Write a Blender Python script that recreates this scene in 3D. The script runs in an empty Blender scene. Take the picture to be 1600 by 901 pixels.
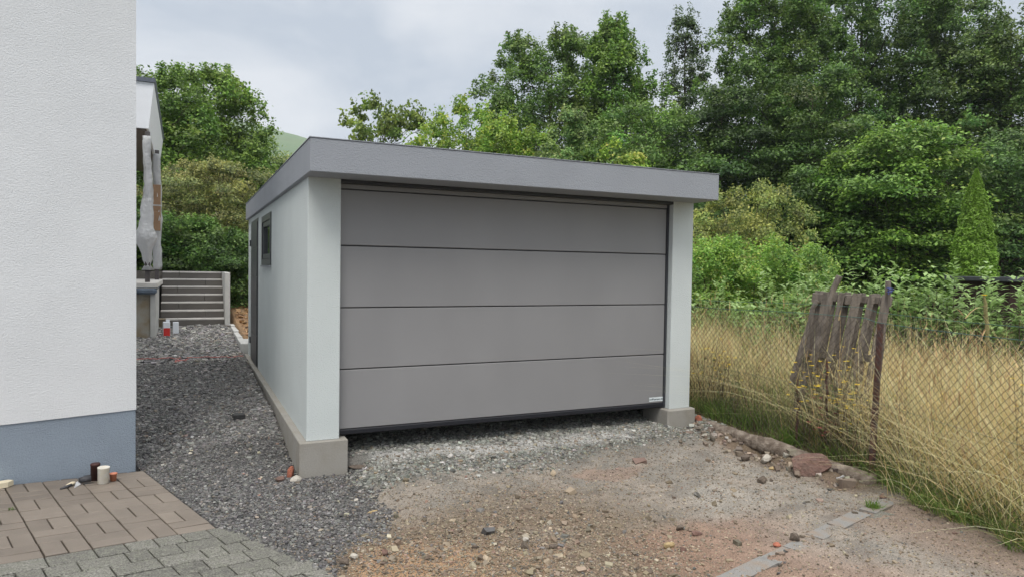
import bpy, math, random
import numpy as np
from mathutils import Matrix, Vector

rs = np.random.RandomState(7)
random.seed(5)
SC = bpy.context.scene
COL = SC.collection

# ------------------------------------------------------------------ camera
CAM = np.array([-0.8891, -5.8865, 1.4133])
YAW, PITCH, ROLL, FPX = 0.4382, -0.0282, 0.0151, 1078.76
_f = np.array([math.sin(YAW)*math.cos(PITCH), math.cos(YAW)*math.cos(PITCH), math.sin(PITCH)])
_r0 = np.array([math.cos(YAW), -math.sin(YAW), 0.0]); _u0 = np.cross(_r0, _f)
_c, _s = math.cos(ROLL), math.sin(ROLL)
_r = _c*_r0 + _s*_u0; _u = -_s*_r0 + _c*_u0
cam = bpy.data.objects.new("camera", bpy.data.cameras.new("camera")); COL.objects.link(cam)
cam.matrix_world = Matrix(((_r[0], _u[0], -_f[0], CAM[0]), (_r[1], _u[1], -_f[1], CAM[1]), (_r[2], _u[2], -_f[2], CAM[2]), (0, 0, 0, 1)))
cam.data.sensor_width = 36; cam.data.lens = FPX/1600*36; cam.data.clip_start = .05; cam.data.clip_end = 3000
SC.camera = cam

# ------------------------------------------------------------------ sky and sun (overcast)
SUN_EL, SUN_AZ = math.radians(58), math.radians(215)     # azimuth measured from +Y clockwise
W = bpy.data.worlds.new("World"); SC.world = W; W.use_nodes = True
nt = W.node_tree; N = nt.nodes; L = nt.links
for n in list(N): N.remove(n)
out = N.new('ShaderNodeOutputWorld')
sky = N.new('ShaderNodeTexSky'); sky.sky_type = 'NISHITA'; sky.sun_disc = False
sky.sun_elevation = SUN_EL; sky.sun_rotation = SUN_AZ; sky.air_density = 1.0; sky.dust_density = 3.0
bg1 = N.new('ShaderNodeBackground'); bg1.inputs['Strength'].default_value = .10
L.new(sky.outputs[0], bg1.inputs['Color'])
tc = N.new('ShaderNodeTexCoord')
sep = N.new('ShaderNodeSeparateXYZ'); L.new(tc.outputs['Generated'], sep.inputs[0])
mp = N.new('ShaderNodeMapping'); mp.inputs['Scale'].default_value = (1.0, 1.0, 2.3); L.new(tc.outputs['Generated'], mp.inputs[0])
nz = N.new('ShaderNodeTexNoise'); nz.inputs['Scale'].default_value = 2.9; nz.inputs['Detail'].default_value = 7; nz.inputs['Roughness'].default_value = .5; nz.inputs['Distortion'].default_value = .25
L.new(mp.outputs[0], nz.inputs['Vector'])
cr = N.new('ShaderNodeValToRGB'); L.new(nz.outputs['Fac'], cr.inputs[0])
cr.color_ramp.elements[0].position = .38; cr.color_ramp.elements[0].color = (.565, .625, .705, 1)
cr.color_ramp.elements[1].position = .60; cr.color_ramp.elements[1].color = (.80, .83, .87, 1)
# overcast sky: zenith brighter than the horizon
mr = N.new('ShaderNodeMapRange'); mr.inputs['From Min'].default_value = .35; mr.inputs['From Max'].default_value = 1; mr.inputs['To Min'].default_value = .84; mr.inputs['To Max'].default_value = 2.7
L.new(sep.outputs['Z'], mr.inputs['Value'])
zr = N.new('ShaderNodeMapRange'); zr.inputs['From Min'].default_value = .35; zr.inputs['From Max'].default_value = .8; zr.inputs['To Max'].default_value = .85; L.new(sep.outputs['Z'], zr.inputs['Value'])
zm = N.new('ShaderNodeMix'); zm.data_type = 'RGBA'; L.new(zr.outputs[0], zm.inputs['Factor']); L.new(cr.outputs[0], zm.inputs['A']); zm.inputs['B'].default_value = (.75, .74, .73, 1)   # cloud deck overhead is white, not blue
bg2 = N.new('ShaderNodeBackground'); L.new(zm.outputs['Result'], bg2.inputs['Color']); L.new(mr.outputs[0], bg2.inputs['Strength'])
mx = N.new('ShaderNodeMixShader'); mx.inputs[0].default_value = .90
L.new(bg1.outputs[0], mx.inputs[1]); L.new(bg2.outputs[0], mx.inputs[2]); L.new(mx.outputs[0], out.inputs[0])
sl = bpy.data.lights.new("sun", 'SUN'); sl.energy = 1.5; sl.angle = math.radians(25); sl.color = (1, .955, .89)
so = bpy.data.objects.new("sun", sl); COL.objects.link(so)
sd = Vector((math.sin(SUN_AZ)*math.cos(SUN_EL), math.cos(SUN_AZ)*math.cos(SUN_EL), math.sin(SUN_EL)))
so.rotation_euler = sd.to_track_quat('Z', 'Y').to_euler(); so.location = (0, -4, 20)
SC.view_settings.view_transform = 'Standard'; SC.view_settings.look = 'None'
SC.view_settings.exposure = 0.32; SC.view_settings.gamma = 1.0; SC.view_settings.use_curve_mapping = False

# ------------------------------------------------------------------ helpers
HAZE = .0004
def at(px, py, d):
    """world point seen at photo pixel (1600 wide) at camera depth d"""
    return CAM + (_f + _r*(px-800)/FPX + _u*(450.5-py)/FPX)*d
def atz(px, py, z):
    r = _f + _r*(px-800)/FPX + _u*(450.5-py)/FPX
    return CAM + r*((z-CAM[2])/r[2])

def hsh(ix, iy, seed):
    h = (ix*374761393 + iy*668265263 + seed*974634777) & 0xffffffff
    h = ((h ^ (h >> 13))*1274126177) & 0xffffffff
    return ((h ^ (h >> 16)) & 0xffff)/65535.0
def vn(x, y, seed=0):
    x = np.asarray(x, float); y = np.asarray(y, float)
    ix = np.floor(x).astype(np.int64); iy = np.floor(y).astype(np.int64)
    fx = x-ix; fy = y-iy; fx = fx*fx*(3-2*fx); fy = fy*fy*(3-2*fy)
    a = hsh(ix, iy, seed); b = hsh(ix+1, iy, seed); c = hsh(ix, iy+1, seed); d = hsh(ix+1, iy+1, seed)
    return (a+(b-a)*fx)*(1-fy)+(c+(d-c)*fx)*fy
def fbm(x, y, f, o=4, seed=0):
    s = 0; a = 1; t = 0
    for i in range(o):
        s = s+a*vn(x*f, y*f, seed+i*17); t += a; a *= .5; f *= 2.03
    return s/t - .5
def ss(a, b, x):
    t = np.clip((np.asarray(x, float)-a)/(b-a), 0, 1); return t*t*(3-2*t)

def raw_mesh(name, V, F, col=None, smooth=False):
    """V (n,3), F (m,3|4) array or list of arrays"""
    V = np.asarray(V, np.float32); Fs = F if isinstance(F, list) else [F]
    Fs = [np.asarray(f, np.int32) for f in Fs if len(f)]
    me = bpy.data.meshes.new(name)
    me.vertices.add(len(V)); me.vertices.foreach_set('co', V.ravel())
    nl = sum(f.size for f in Fs); nf = sum(len(f) for f in Fs)
    me.loops.add(nl); me.polygons.add(nf)
    me.loops.foreach_set('vertex_index', np.concatenate([f.ravel() for f in Fs]))
    st = []; o = 0
    for f in Fs:
        st.append(o+np.arange(len(f))*f.shape[1]); o += f.size
    me.polygons.foreach_set('loop_start', np.concatenate(st).astype(np.int32))
    me.polygons.foreach_set('use_smooth', np.full(nf, smooth, bool))
    me.update(calc_edges=True)
    if col is not None:
        a = me.color_attributes.new('col', 'FLOAT_COLOR', 'POINT')
        c = np.ones((len(V), 4), np.float32); c[:, :3] = col; a.data.foreach_set('color', c.ravel())
    return me
def link(name, me, mat=None, parent=None, label=None, cat=None, group=None, kind=None):
    o = bpy.data.objects.new(name, me); COL.objects.link(o)
    if mat is not None and me is not None and not me.materials: me.materials.append(mat)
    if parent is not None: o.parent = parent
    if label: o['label'] = label
    if cat: o['category'] = cat
    if group: o['group'] = group
    if kind: o['kind'] = kind
    return o
def thing(name, label, cat, loc=(0, 0, 0), group=None):
    o = link(name, None, label=label, cat=cat, group=group); o.location = [float(v) for v in loc]; return o

class MB:
    """collects polygons in world (or local) space, builds ONE mesh"""
    def __init__(s): s.V = []; s.Q = []; s.T = []; s.n = 0
    def add(s, V, Q=(), T=()):
        V = np.asarray(V, float)
        if len(Q): s.Q.append(np.asarray(Q, int)+s.n)
        if len(T): s.T.append(np.asarray(T, int)+s.n)
        s.V.append(V); s.n += len(V); return s
    def box(s, x0, x1, y0, y1, z0, z1, M=None, bev=0.0):
        if bev <= 0:
            V = np.array([[x, y, z] for z in (z0, z1) for y in (y0, y1) for x in (x0, x1)], float)
            Q = [[0, 2, 3, 1], [4, 5, 7, 6], [0, 1, 5, 4], [2, 6, 7, 3], [0, 4, 6, 2], [1, 3, 7, 5]]
            T = []
        else:
            b = min(bev, .45*min(x1-x0, y1-y0, z1-z0))
            idx = {}; V = []
            for iz, z in enumerate((z0, z1)):
                for iy, y in enumerate((y0, y1)):
                    for ix, x in enumerate((x0, x1)):
                        sx, sy, sz = (b if ix == 0 else -b), (b if iy == 0 else -b), (b if iz == 0 else -b)
                        idx[ix, iy, iz] = len(V)
                        V += [[x, y+sy, z+sz], [x+sx, y, z+sz], [x+sx, y+sy, z]]
            V = np.array(V); Q = []; T = []
            for a in (0, 1):
                q = [idx[a, 0, 0], idx[a, 1, 0], idx[a, 1, 1], idx[a, 0, 1]]; q = q if a else q[::-1]; Q.append(q)
                q = [idx[0, a, 0]+1, idx[0, a, 1]+1, idx[1, a, 1]+1, idx[1, a, 0]+1]; q = q if a else q[::-1]; Q.append(q)
                q = [idx[0, 0, a]+2, idx[1, 0, a]+2, idx[1, 1, a]+2, idx[0, 1, a]+2]; q = q if a else q[::-1]; Q.append(q)
            cc = V.mean(0)
            def addq(q):
                p = V[q]; nn = np.cross(p[1]-p[0], p[2]-p[0])
                if nn@(p.mean(0)-cc) < 0: q = q[::-1]
                (Q if len(q) == 4 else T).append(q)
            for a in (0, 1):
                for c in (0, 1):
                    addq([idx[0, a, c]+1, idx[1, a, c]+1, idx[1, a, c]+2, idx[0, a, c]+2])
                    addq([idx[a, 0, c]+0, idx[a, 1, c]+0, idx[a, 1, c]+2, idx[a, 0, c]+2])
                    addq([idx[a, c, 0]+0, idx[a, c, 1]+0, idx[a, c, 1]+1, idx[a, c, 0]+1])
            for k in idx.values(): addq([k, k+1, k+2])
        if M is not None: V = V@np.array(M)[:3, :3].T+np.array(M)[:3, 3]
        return s.add(V, Q, T)
    def tube(s, P, R, n=8, caps=True):
        P = np.asarray(P, float); R = np.broadcast_to(np.asarray(R, float), (len(P),))
        T = np.gradient(P, axis=0); T /= np.linalg.norm(T, axis=1)[:, None]+1e-9
        ref = np.array([0, 0, 1.]) if abs(T[0][2]) < .9 else np.array([1., 0, 0])
        V = []
        for p, t, r in zip(P, T, R):
            a = np.cross(ref, t); a /= np.linalg.norm(a)+1e-9; b = np.cross(t, a)
            th = np.arange(n)*2*np.pi/n
            V.append(p+r*(np.cos(th)[:, None]*a+np.sin(th)[:, None]*b))
        V = np.concatenate(V); Q = []
        for i in range(len(P)-1):
            for k in range(n):
                Q.append([i*n+k, i*n+(k+1) % n, (i+1)*n+(k+1) % n, (i+1)*n+k])
        Tt = []
        if caps:
            V = np.concatenate([V, [P[0], P[-1]]]); c0 = len(V)-2; m = (len(P)-1)*n
            for k in range(n): Tt += [[c0, (k+1) % n, k], [c0+1, m+k, m+(k+1) % n]]
        return s.add(V, Q, Tt)
    def prism(s, poly, z0, z1):
        """convex polygon [(x,y)] ccw extruded in z"""
        p = np.array(poly, float); n = len(p)
        V = np.concatenate([np.c_[p, np.full(n, z0)], np.c_[p, np.full(n, z1)], [[*p.mean(0), z0], [*p.mean(0), z1]]])
        Q = [[k, (k+1) % n, n+(k+1) % n, n+k] for k in range(n)]
        T = [[2*n, (k+1) % n, k] for k in range(n)]+[[2*n+1, n+k, n+(k+1) % n] for k in range(n)]
        return s.add(V, Q, T)
    def mesh(s, name, smooth=False, col=None):
        F = []
        if s.Q: F.append(np.concatenate(s.Q))
        if s.T: F.append(np.concatenate(s.T))
        return raw_mesh(name, np.concatenate(s.V), F, col, smooth)
    def build(s, name, mat, parent=None, smooth=False, **k):
        V = np.concatenate(s.V)
        if parent is not None and parent.get('_w', None) is None and parent.location.length > 0:
            off = np.array(parent.matrix_world.translation) if parent.parent else np.array(parent.location)
            s.V = [v-off for v in s.V]
        return link(name, s.mesh(name, smooth), mat, parent, **k)

# ------------------------------------------------------------------ materials
def mat(name, base=(.5, .5, .5), rough=.8, var=0.15, vscale=6, col2=None, bump=0.0, bscale=60, spec=.4, attr=False,
        detail=6, metal=0.0, transl=0.0, fine=0.0, fscale=200, bdist=.01, streak=None):
    m = bpy.data.materials.new(name); m.use_nodes = True; nt = m.node_tree; N = nt.nodes; L = nt.links
    b = N['Principled BSDF']; b.inputs['Roughness'].default_value = rough; b.inputs['Metallic'].default_value = metal
    b.inputs['Specular IOR Level'].default_value = spec
    geo = N.new('ShaderNodeNewGeometry'); pos = geo.outputs['Position']
    if streak:
        mpn = N.new('ShaderNodeMapping'); mpn.inputs['Scale'].default_value = streak; L.new(pos, mpn.inputs[0]); vpos = mpn.outputs[0]
    else: vpos = pos
    nz = N.new('ShaderNodeTexNoise'); nz.inputs['Scale'].default_value = vscale; nz.inputs['Detail'].default_value = detail
    L.new(vpos, nz.inputs['Vector'])
    if attr:
        at_ = N.new('ShaderNodeAttribute'); at_.attribute_name = 'col'; src = at_.outputs['Color']
    else:
        rg = N.new('ShaderNodeRGB'); rg.outputs[0].default_value = (*base, 1); src = rg.outputs[0]
    if col2 is not None:
        r = N.new('ShaderNodeValToRGB'); r.color_ramp.elements[0].position = .4; r.color_ramp.elements[1].position = .62
        r.color_ramp.elements[0].color = (0, 0, 0, 1); r.color_ramp.elements[1].color = (1, 1, 1, 1); L.new(nz.outputs['Fac'], r.inputs[0])
        mx = N.new('ShaderNodeMix'); mx.data_type = 'RGBA'; L.new(r.outputs[0], mx.inputs['Factor']); L.new(src, mx.inputs['A']); mx.inputs['B'].default_value = (*col2, 1); src = mx.outputs['Result']
    def mul(src, fac, amp):
        mr = N.new('ShaderNodeMapRange'); mr.inputs['From Min'].default_value = .25; mr.inputs['From Max'].default_value = .75
        mr.inputs['To Min'].default_value = 1-amp; mr.inputs['To Max'].default_value = 1+amp; L.new(fac, mr.inputs['Value'])
        vm = N.new('ShaderNodeVectorMath'); vm.operation = 'SCALE'; L.new(src, vm.inputs[0]); L.new(mr.outputs[0], vm.inputs['Scale']); return vm.outputs[0]
    if var: src = mul(src, nz.outputs['Fac'], var)
    if fine:
        n3 = N.new('ShaderNodeTexNoise'); n3.inputs['Scale'].default_value = fscale; n3.inputs['Detail'].default_value = 3; L.new(pos, n3.inputs['Vector'])
        src = mul(src, n3.outputs['Fac'], fine)
    L.new(src, b.inputs['Base Color'])
    if bump:
        n2 = N.new('ShaderNodeTexNoise'); n2.inputs['Scale'].default_value = bscale; n2.inputs['Detail'].default_value = 4; L.new(pos, n2.inputs['Vector'])
        bp = N.new('ShaderNodeBump'); bp.inputs['Strength'].default_value = bump; bp.inputs['Distance'].default_value = bdist
        L.new(n2.outputs['Fac'], bp.inputs['Height']); L.new(bp.outputs[0], b.inputs['Normal'])
    if transl:
        o = N['Material Output']; tr = N.new('ShaderNodeBsdfTranslucent'); L.new(src, tr.inputs['Color'])
        ms = N.new('ShaderNodeMixShader'); ms.inputs[0].default_value = transl; L.new(b.outputs[0], ms.inputs[1]); L.new(tr.outputs[0], ms.inputs[2]); L.new(ms.outputs[0], o.inputs['Surface'])
    return m

M = dict(
    ground=mat('ground_soil', attr=True, rough=.85, var=.16, vscale=9, bump=1, bscale=70, bdist=.02, fine=.4, fscale=120, spec=.3),
    stone=mat('loose_stone', attr=True, rough=.62, var=.12, vscale=40, spec=.4, bump=.3, bscale=300, bdist=.002),
    stucco_white=mat('white_stucco', (.715, .73, .745), .9, var=.05, vscale=2, bump=.5, bscale=105, bdist=.012, fine=.05, fscale=120, spec=.2),
    stucco_blue=mat('blue_grey_plinth_render', (.275, .325, .385), .85, var=.06, vscale=3, bump=.8, bscale=120, bdist=.014, fine=.1, fscale=130, spec=.25),
    stucco_garage=mat('garage_stucco', (.60, .645, .64), .9, var=.04, vscale=2.2, bump=.8, bscale=110, bdist=.010, fine=.10, fscale=150, spec=.2),
    fascia=mat('grey_fascia_render', (.30, .318, .35), .75, var=.05, vscale=3, bump=.7, bscale=110, bdist=.009, fine=.10, fscale=150, spec=.35),
    door=mat('grey_door_panel', (.25, .248, .252), .42, var=.06, vscale=1.3, bump=.04, bscale=260, bdist=.002, fine=.02, fscale=300, spec=.45, streak=(1.6, 1, .8)),
    doorframe=mat('dark_frame', (.045, .048, .055), .45, var=.1),
    rubber=mat('black_rubber', (.012, .013, .018), .5, var=.1),
    antr=mat('anthracite_metal', (.05, .055, .06), .38, var=.08, spec=.5),
    glass=mat('window_glass', (.03, .035, .04), .06, var=0, spec=.8),
    concrete=mat('cast_concrete', (.34, .325, .295), .85, var=.22, vscale=5, bump=.4, bscale=80, bdist=.006, fine=.14, fscale=120, col2=(.25, .235, .205)),
    concrete_old=mat('stained_concrete', (.42, .40, .35), .9, var=.2, vscale=4, bump=.6, bscale=50, bdist=.01, col2=(.28, .23, .16)),
    concrete_light=mat('pale_concrete', (.50, .50, .48), .85, var=.12, vscale=5, bump=.3, bscale=70),
    step=mat('dark_step_concrete', (.125, .115, .105), .8, var=.15, vscale=2, bump=.2, bscale=120),
    step_edge=mat('step_tread', (.58, .56, .53), .8, var=.15, vscale=6),
    membrane=mat('bitumen_membrane', (.10, .13, .17), .5, var=.25, vscale=12, bump=.6, bscale=20, bdist=.02),
    paver=mat('brown_paver', attr=True, rough=.5, var=.12, vscale=5, bump=.25, bscale=220, bdist=.003, fine=.12, fscale=260, spec=.4),
    cobble=mat('grey_cobble', attr=True, rough=.75, var=.25, vscale=22, bump=.8, bscale=70, bdist=.016, fine=.7, fscale=110, spec=.35, col2=(.15, .15, .125)),
    granite=mat('granite_kerb', (.245, .24, .228), .75, var=.2, vscale=9, bump=.6, bscale=120, fine=.25, fscale=160, col2=(.22, .18, .145)),
    wood_grey=mat('weathered_wood', (.215, .185, .155), .85, var=.3, vscale=9, bump=.6, bscale=40, col2=(.095, .082, .07), streak=(4, 4, .6)),
    wood_dark=mat('rotten_beam', (.15, .115, .088), .85, var=.35, vscale=12, bump=.9, bscale=45, bdist=.02, col2=(.22, .185, .15)),
    rust=mat('rusty_steel', (.10, .042, .028), .8, var=.3, vscale=25, bump=.4, bscale=90, col2=(.045, .027, .026)),
    wire=mat('rusty_wire', (.05, .038, .03), .7, var=.3, vscale=10),
    wire_green=mat('green_wire', (.035, .10, .085), .5, var=.2),
    red_rock=mat('reddish_rock', (.21, .125, .10), .85, var=.3, vscale=22, bump=.9, bscale=40, bdist=.02, col2=(.13, .085, .07)),
    pale_rock=mat('pale_rock', (.42, .39, .34), .85, var=.2, vscale=30, bump=.6, bscale=60),
    brick=mat('red_brick', (.33, .115, .07), .85, var=.25, vscale=30, bump=.6, bscale=90),
    dark_rock=mat('dark_rock', (.12, .095, .075), .85, var=.3, vscale=30, bump=.8, bscale=60),
    ochre_rock=mat('ochre_rock', (.36, .27, .14), .85, var=.25, vscale=30, bump=.6, bscale=60),
    black_stone=mat('black_stone_block', (.035, .035, .035), .6, var=.3, vscale=30, bump=.5, bscale=90),
    cream_board=mat('cream_foam_board', (.66, .58, .42), .7, var=.08, bump=.2, bscale=60),
    pot_brown=mat('dark_brown_plastic', (.055, .022, .018), .5, var=.2),
    pot_white=mat('dirty_white_plastic', (.66, .64, .58), .55, var=.05, col2=(.60, .56, .47), vscale=25, bump=.1),
    pot_orange=mat('orange_plastic', (.60, .235, .14), .5, var=.1),
    dark_cloth=mat('muddy_dark_tool', (.055, .055, .06), .55, var=.5, vscale=30, bump=.5, bscale=40),
    plastic=mat('white_foil', (.82, .83, .84), .35, var=.06, bump=.8, bscale=14, bdist=.05, transl=.5),
    card=mat('brown_cardboard', (.30, .19, .115), .85, var=.12),
    post=mat('grey_steel_post', (.085, .075, .075), .5, var=.15),
    white_panel=mat('white_fascia_board', (.78, .80, .84), .6, var=.03),
    soffit=mat('brown_soffit', (.13, .105, .095), .7, var=.15, streak=(1, 8, 1)),
    grey_trim=mat('grey_roof_trim', (.10, .115, .145), .5, var=.1),
    red=mat('red_paint', (.60, .035, .03), .5, var=.1), white=mat('white_paper', (.76, .79, .84), .6, var=.04),
    string=mat('pink_string', (.62, .22, .20), .8, var=.15),
    sticker=mat('white_sticker', (.70, .76, .78), .4, var=.0), ink=mat('dark_ink', (.03, .05, .06), .5, var=0),
    grass=mat('grass_blades', attr=True, rough=.65, var=.18, vscale=3, transl=.35, spec=.25),
    leaf=mat('foliage', attr=True, rough=.45, var=.22, vscale=.9, detail=3, transl=.38, spec=.45),
    bark=mat('bark', (.085, .068, .052), .9, var=.3, vscale=12, bump=.6, bscale=30),
    hill=mat('far_hillside', (.155, .215, .125), .9, var=.3, vscale=.07, col2=(.10, .15, .085)),
    shed=mat('dark_shed_wood', (.035, .016, .013), .8, var=.2), shed_roof=mat('grey_shed_roof', (.07, .075, .085), .6, var=.2),
    petal=mat('yellow_petals', (.90, .66, .03), .6, var=.1, transl=.3),
    stem=mat('weed_stem', (.10, .075, .045), .8, var=.3, vscale=20),
    red_leaf=mat('dark_red_seed_heads', (.22, .02, .035), .7, var=.2),
    bluebag=mat('blue_cord', (.05, .07, .22), .6, var=.2),
)

# ------------------------------------------------------------------ the lie of the land
HC = np.array([-1.29, .74]); E1 = np.array([-.9527, -.3040]); E2 = np.array([.3040, -.9527])   # house corner, along its wall, out of its wall
def uv(x, y):
    dx, dy = x-HC[0], y-HC[1]; return dx*E1[0]+dy*E1[1], dx*E2[0]+dy*E2[1]
PAV_V = 1.72
def edge_u(v):      # right-hand edge of the paving
    return np.where(v < PAV_V, -.055, np.interp(v, [PAV_V, 2.0, 2.3, 2.75, 3.4, 6], [-.06, -.13, -.19, -.26, -.36, -.9]))
def height(x, y):
    x = np.asarray(x, float); y = np.asarray(y, float)
    sh = ss(-.1, -1.3, x)*.9
    zp = np.interp(y-sh*np.clip(1-(y-1)/4, 0, 1), [-9, -.1, .5, 1.0, 1.7, 6, 8, 9.8, 40], [-.31, -.325, -.29, -.2, -.12, -.03, .05, .14, .3])
    zd = -.33+.02*ss(1.0, 3.6, x)*ss(0, -2.2, y)+.03*ss(-1.5, -3.5, y)
    mound = .115*ss(-1.0, .05, y+.18*fbm(x, y, 1.5, 3, 5))*ss(.28, .75, x)*ss(4.1, 3.4, x)
    mound = mound+.05*ss(3.0, 3.7, x)*ss(-.9, -.2, y)*ss(4.7, 4.1, x)*(y < .6)
    zd = zd+mound
    inside = (y > .02) & (y < 6.3) & (x > .05) & (x < 3.98)
    wpath = ss(.02, -.12, x)*ss(-.35, .3, y)
    z = zd*(1-wpath)+zp*wpath
    z = np.where(inside, -.21, z)
    back = ss(6.3, 7.2, y)*ss(-.12, .0, x)
    zb = np.interp(y, [6.3, 9.8, 16, 40], [.0, .16, .75, 1.2])*ss(9, 3, x)+.1
    z = z*(1-back)+zb*back
    # upper garden behind the steps
    up = ss(11.1, 11.35, y)*ss(-.02, -.12, x)
    z = z*(1-up)+np.interp(y, [11, 40], [1.22, 1.6])*up
    # paving bed
    u, v = uv(x, y); zpv = -.35+.07*np.clip(u, -.6, 6)
    dpv = np.minimum(u-edge_u(v), v+.2)
    wp = ss(-.25, .0, dpv)
    z = z*(1-wp)+(zpv-.004-.034*ss(.0, .02, dpv))*wp
    # meadow and the bank along the fence
    w = ss(3.95, 4.5, x+.11*(y+2)+.12*fbm(x, y, 2, 3, 9))*ss(6.6, 5.6, y-.0*x)
    zm = -.22+.03*np.clip(x-4.4, 0, 60)+.05*fbm(x, y, .6, 3, 3)
    z = z*(1-w)+zm*w
    bk = np.exp(-((x-4.0+.12*fbm(x, y, 2, 2, 70))/.13)**2)*ss(-2.15, -1.7, y)*ss(.1, -.2, y)
    z = z+bk*(.05+.10*fbm(x, y, 5, 3, 71))
    z = z+.028*fbm(x, y, 1.6, 3, 1)*(1-wp)*(~inside)
    z = z+np.clip(np.hypot(x, y)-60, 0, 900)*.01
    return z
def micro(x, y):
    u, v = uv(x, y); wp = ss(-.05, .0, np.minimum(u-edge_u(v), v+.2))
    lump = fbm(x, y, 7, 4, 31); pit = np.minimum(fbm(x, y, 13, 3, 45)+.06, 0)
    return (.030*lump+.05*pit+.020*fbm(x, y, 30, 3, 77))*(1-wp)
def ground(x, y): return height(x, y)+micro(x, y)

def axis(segs):
    a = [segs[0][0]]
    for s, e, st in segs:
        n = max(1, int(round((e-s)/st))); a += list(s+(e-s)*(np.arange(1, n+1)/n))
    return np.array(a)
gx = axis([(-900, -60, 120), (-60, -10, 6), (-10, -3, .5), (-3, 4.9, .022), (4.9, 9, .12), (9, 30, 1), (30, 90, 8), (90, 900, 120)])
gy = axis([(-300, -40, 60), (-40, -8, 4), (-8, -4.4, .3), (-4.4, .9, .022), (.9, 3.5, .04), (3.5, 12, .08), (12, 40, 1), (40, 100, 8), (100, 1200, 120)])
GX, GY = np.meshgrid(gx, gy); X = GX.ravel(); Y = GY.ravel()
Zg = ground(X, Y)
def streak(x, y):
    n = fbm(x, y, 1.8, 5, 40); n2 = fbm(x, y, 5, 4, 50)
    return np.clip(ss(.20, .05, np.abs(y+.13+.25*n))*ss(.4, .8, x)*ss(3.5, 3.0, x)*ss(-.2, .1, n2+.06), 0, 1)
def zones(x, y):
    """what the ground is made of: albedo by place"""
    n = fbm(x, y, 1.8, 5, 40); n2 = fbm(x, y, 5, 4, 50); n3 = fbm(x, y, .9, 3, 60)
    def lerp(a, b, w): return a*(1-w[:, None])+np.array(b)*w[:, None]
    c = np.tile(np.array([.29, .255, .215]), (len(x), 1))              # beige packed dirt
    c = lerp(c, (.245, .225, .195), ss(-.1, .15, n2))
    c = lerp(c, (.17, .155, .135), ss(.08, .2, fbm(x, y, 3.1, 4, 66))*.7)
    c = lerp(c, (.185, .138, .095), ss(-.9, -1.7, y+.5*n)*ss(2.6, 1.4, x+.5*n)*.95)   # brown stony soil, foreground
    c = lerp(c, (.44, .27, .15), ss(-1.55, -1.95, y+.55*n+.12*x)*ss(1.3, .3, x+.9*n2)*ss(-.12, .12, x+.3*n)*.65)   # orange sand
    c = lerp(c, (.275, .16, .108), ss(-2.05, -2.3, y+.4*n)*ss(1.3, 1.9, x+.4*n)*ss(3.1, 2.3, x+.4*n)*.6)       # reddish soil at the kerb
    c = lerp(c, (.25, .19, .15), ss(3.0, 3.5, x)*ss(-2.3, -2.6, y)*.9)
    c = lerp(c, (.31, .175, .12), ss(.42, .3, np.hypot((x-2.4)/1.0, (y+.95)/.45)+.5*n2)*.35)
    c = lerp(c, (.35, .325, .285), ss(.07, .26, n3)*ss(.7, 1.4, x)*ss(-2.3, -1.8, y)*.6)
    c = lerp(c, (.165, .165, .15), ss(-.75, -.3, y+.35*n)*.85*ss(.2, .5, x))      # crushed stone under the door
    c = lerp(c, (.52, .51, .49), streak(x, y)*.85)      # pale cement dust
    c = lerp(c, (.17, .125, .09), ss(3.72, 3.92, x+.25*n2)*ss(-2.3, -2.0, y)*ss(.2, -.2, y)*(x < 4.6))
    # dark chippings on the left
    bx = np.interp(y, [-2.3, -1.75, -1.5, -1.1, -.6, -.1], [-.35, -.1, .22, .42, .42, .3])
    dk = np.maximum(ss(.13, -.13, x-bx+.5*n), ss(-.1, .2, y)*ss(.05, -.02, x))
    c = lerp(c, (.085, .084, .084), dk)
    c = lerp(c, (.17, .15, .12), dk*ss(8.0, 9.6, y)*.5)
    # leaf litter behind the garage, grassy soil beyond the fence
    c = lerp(c, (.27, .17, .09), ss(6.3, 6.8, y)*ss(-.12, 0, x)*ss(-.25, .05, n2+.12))
    c = lerp(c, (.10, .11, .04), ss(12.5, 15, y+2*n))
    w = ss(3.95, 4.4, x+.11*(y+2)+.35*n)*ss(6.6, 5.6, y)
    c = lerp(c, (.13, .105, .055), w)
    c = lerp(c, (.07, .10, .03), ss(8.5, 11, x+2*n))
    c = lerp(c, (.06, .09, .03), ss(25, 40, np.hypot(x, y)))
    u, v = uv(x, y); c = lerp(c, (.045, .04, .033), ss(.0, .02, np.minimum(u-edge_u(v), v+.1)))
    return c
nx, ny = len(gx), len(gy)
ii = (np.arange(ny-1)[:, None]*nx+np.arange(nx-1)[None, :]).ravel()
gme = raw_mesh('ground', np.c_[X, Y, Zg], np.c_[ii, ii+1, ii+nx+1, ii+nx], zones(X, Y), True)
link('ground', gme, M['ground'], kind='structure')

# far hill
hx = np.linspace(-260, 330, 120); hy = np.linspace(190, 520, 70); HX, HY = np.meshgrid(hx, hy)
hz = 68*np.exp(-((HX)/150)**2)*np.exp(-((HY-330)/95)**2)+5*fbm(HX, HY, .02, 4, 3)-2
i2 = (np.arange(69)[:, None]*120+np.arange(119)[None, :]).ravel()
link('hill', raw_mesh('hill', np.c_[HX.ravel(), HY.ravel(), hz.ravel()], np.c_[i2, i2+1, i2+121, i2+120], None, True), M['hill'], kind='structure')

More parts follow.
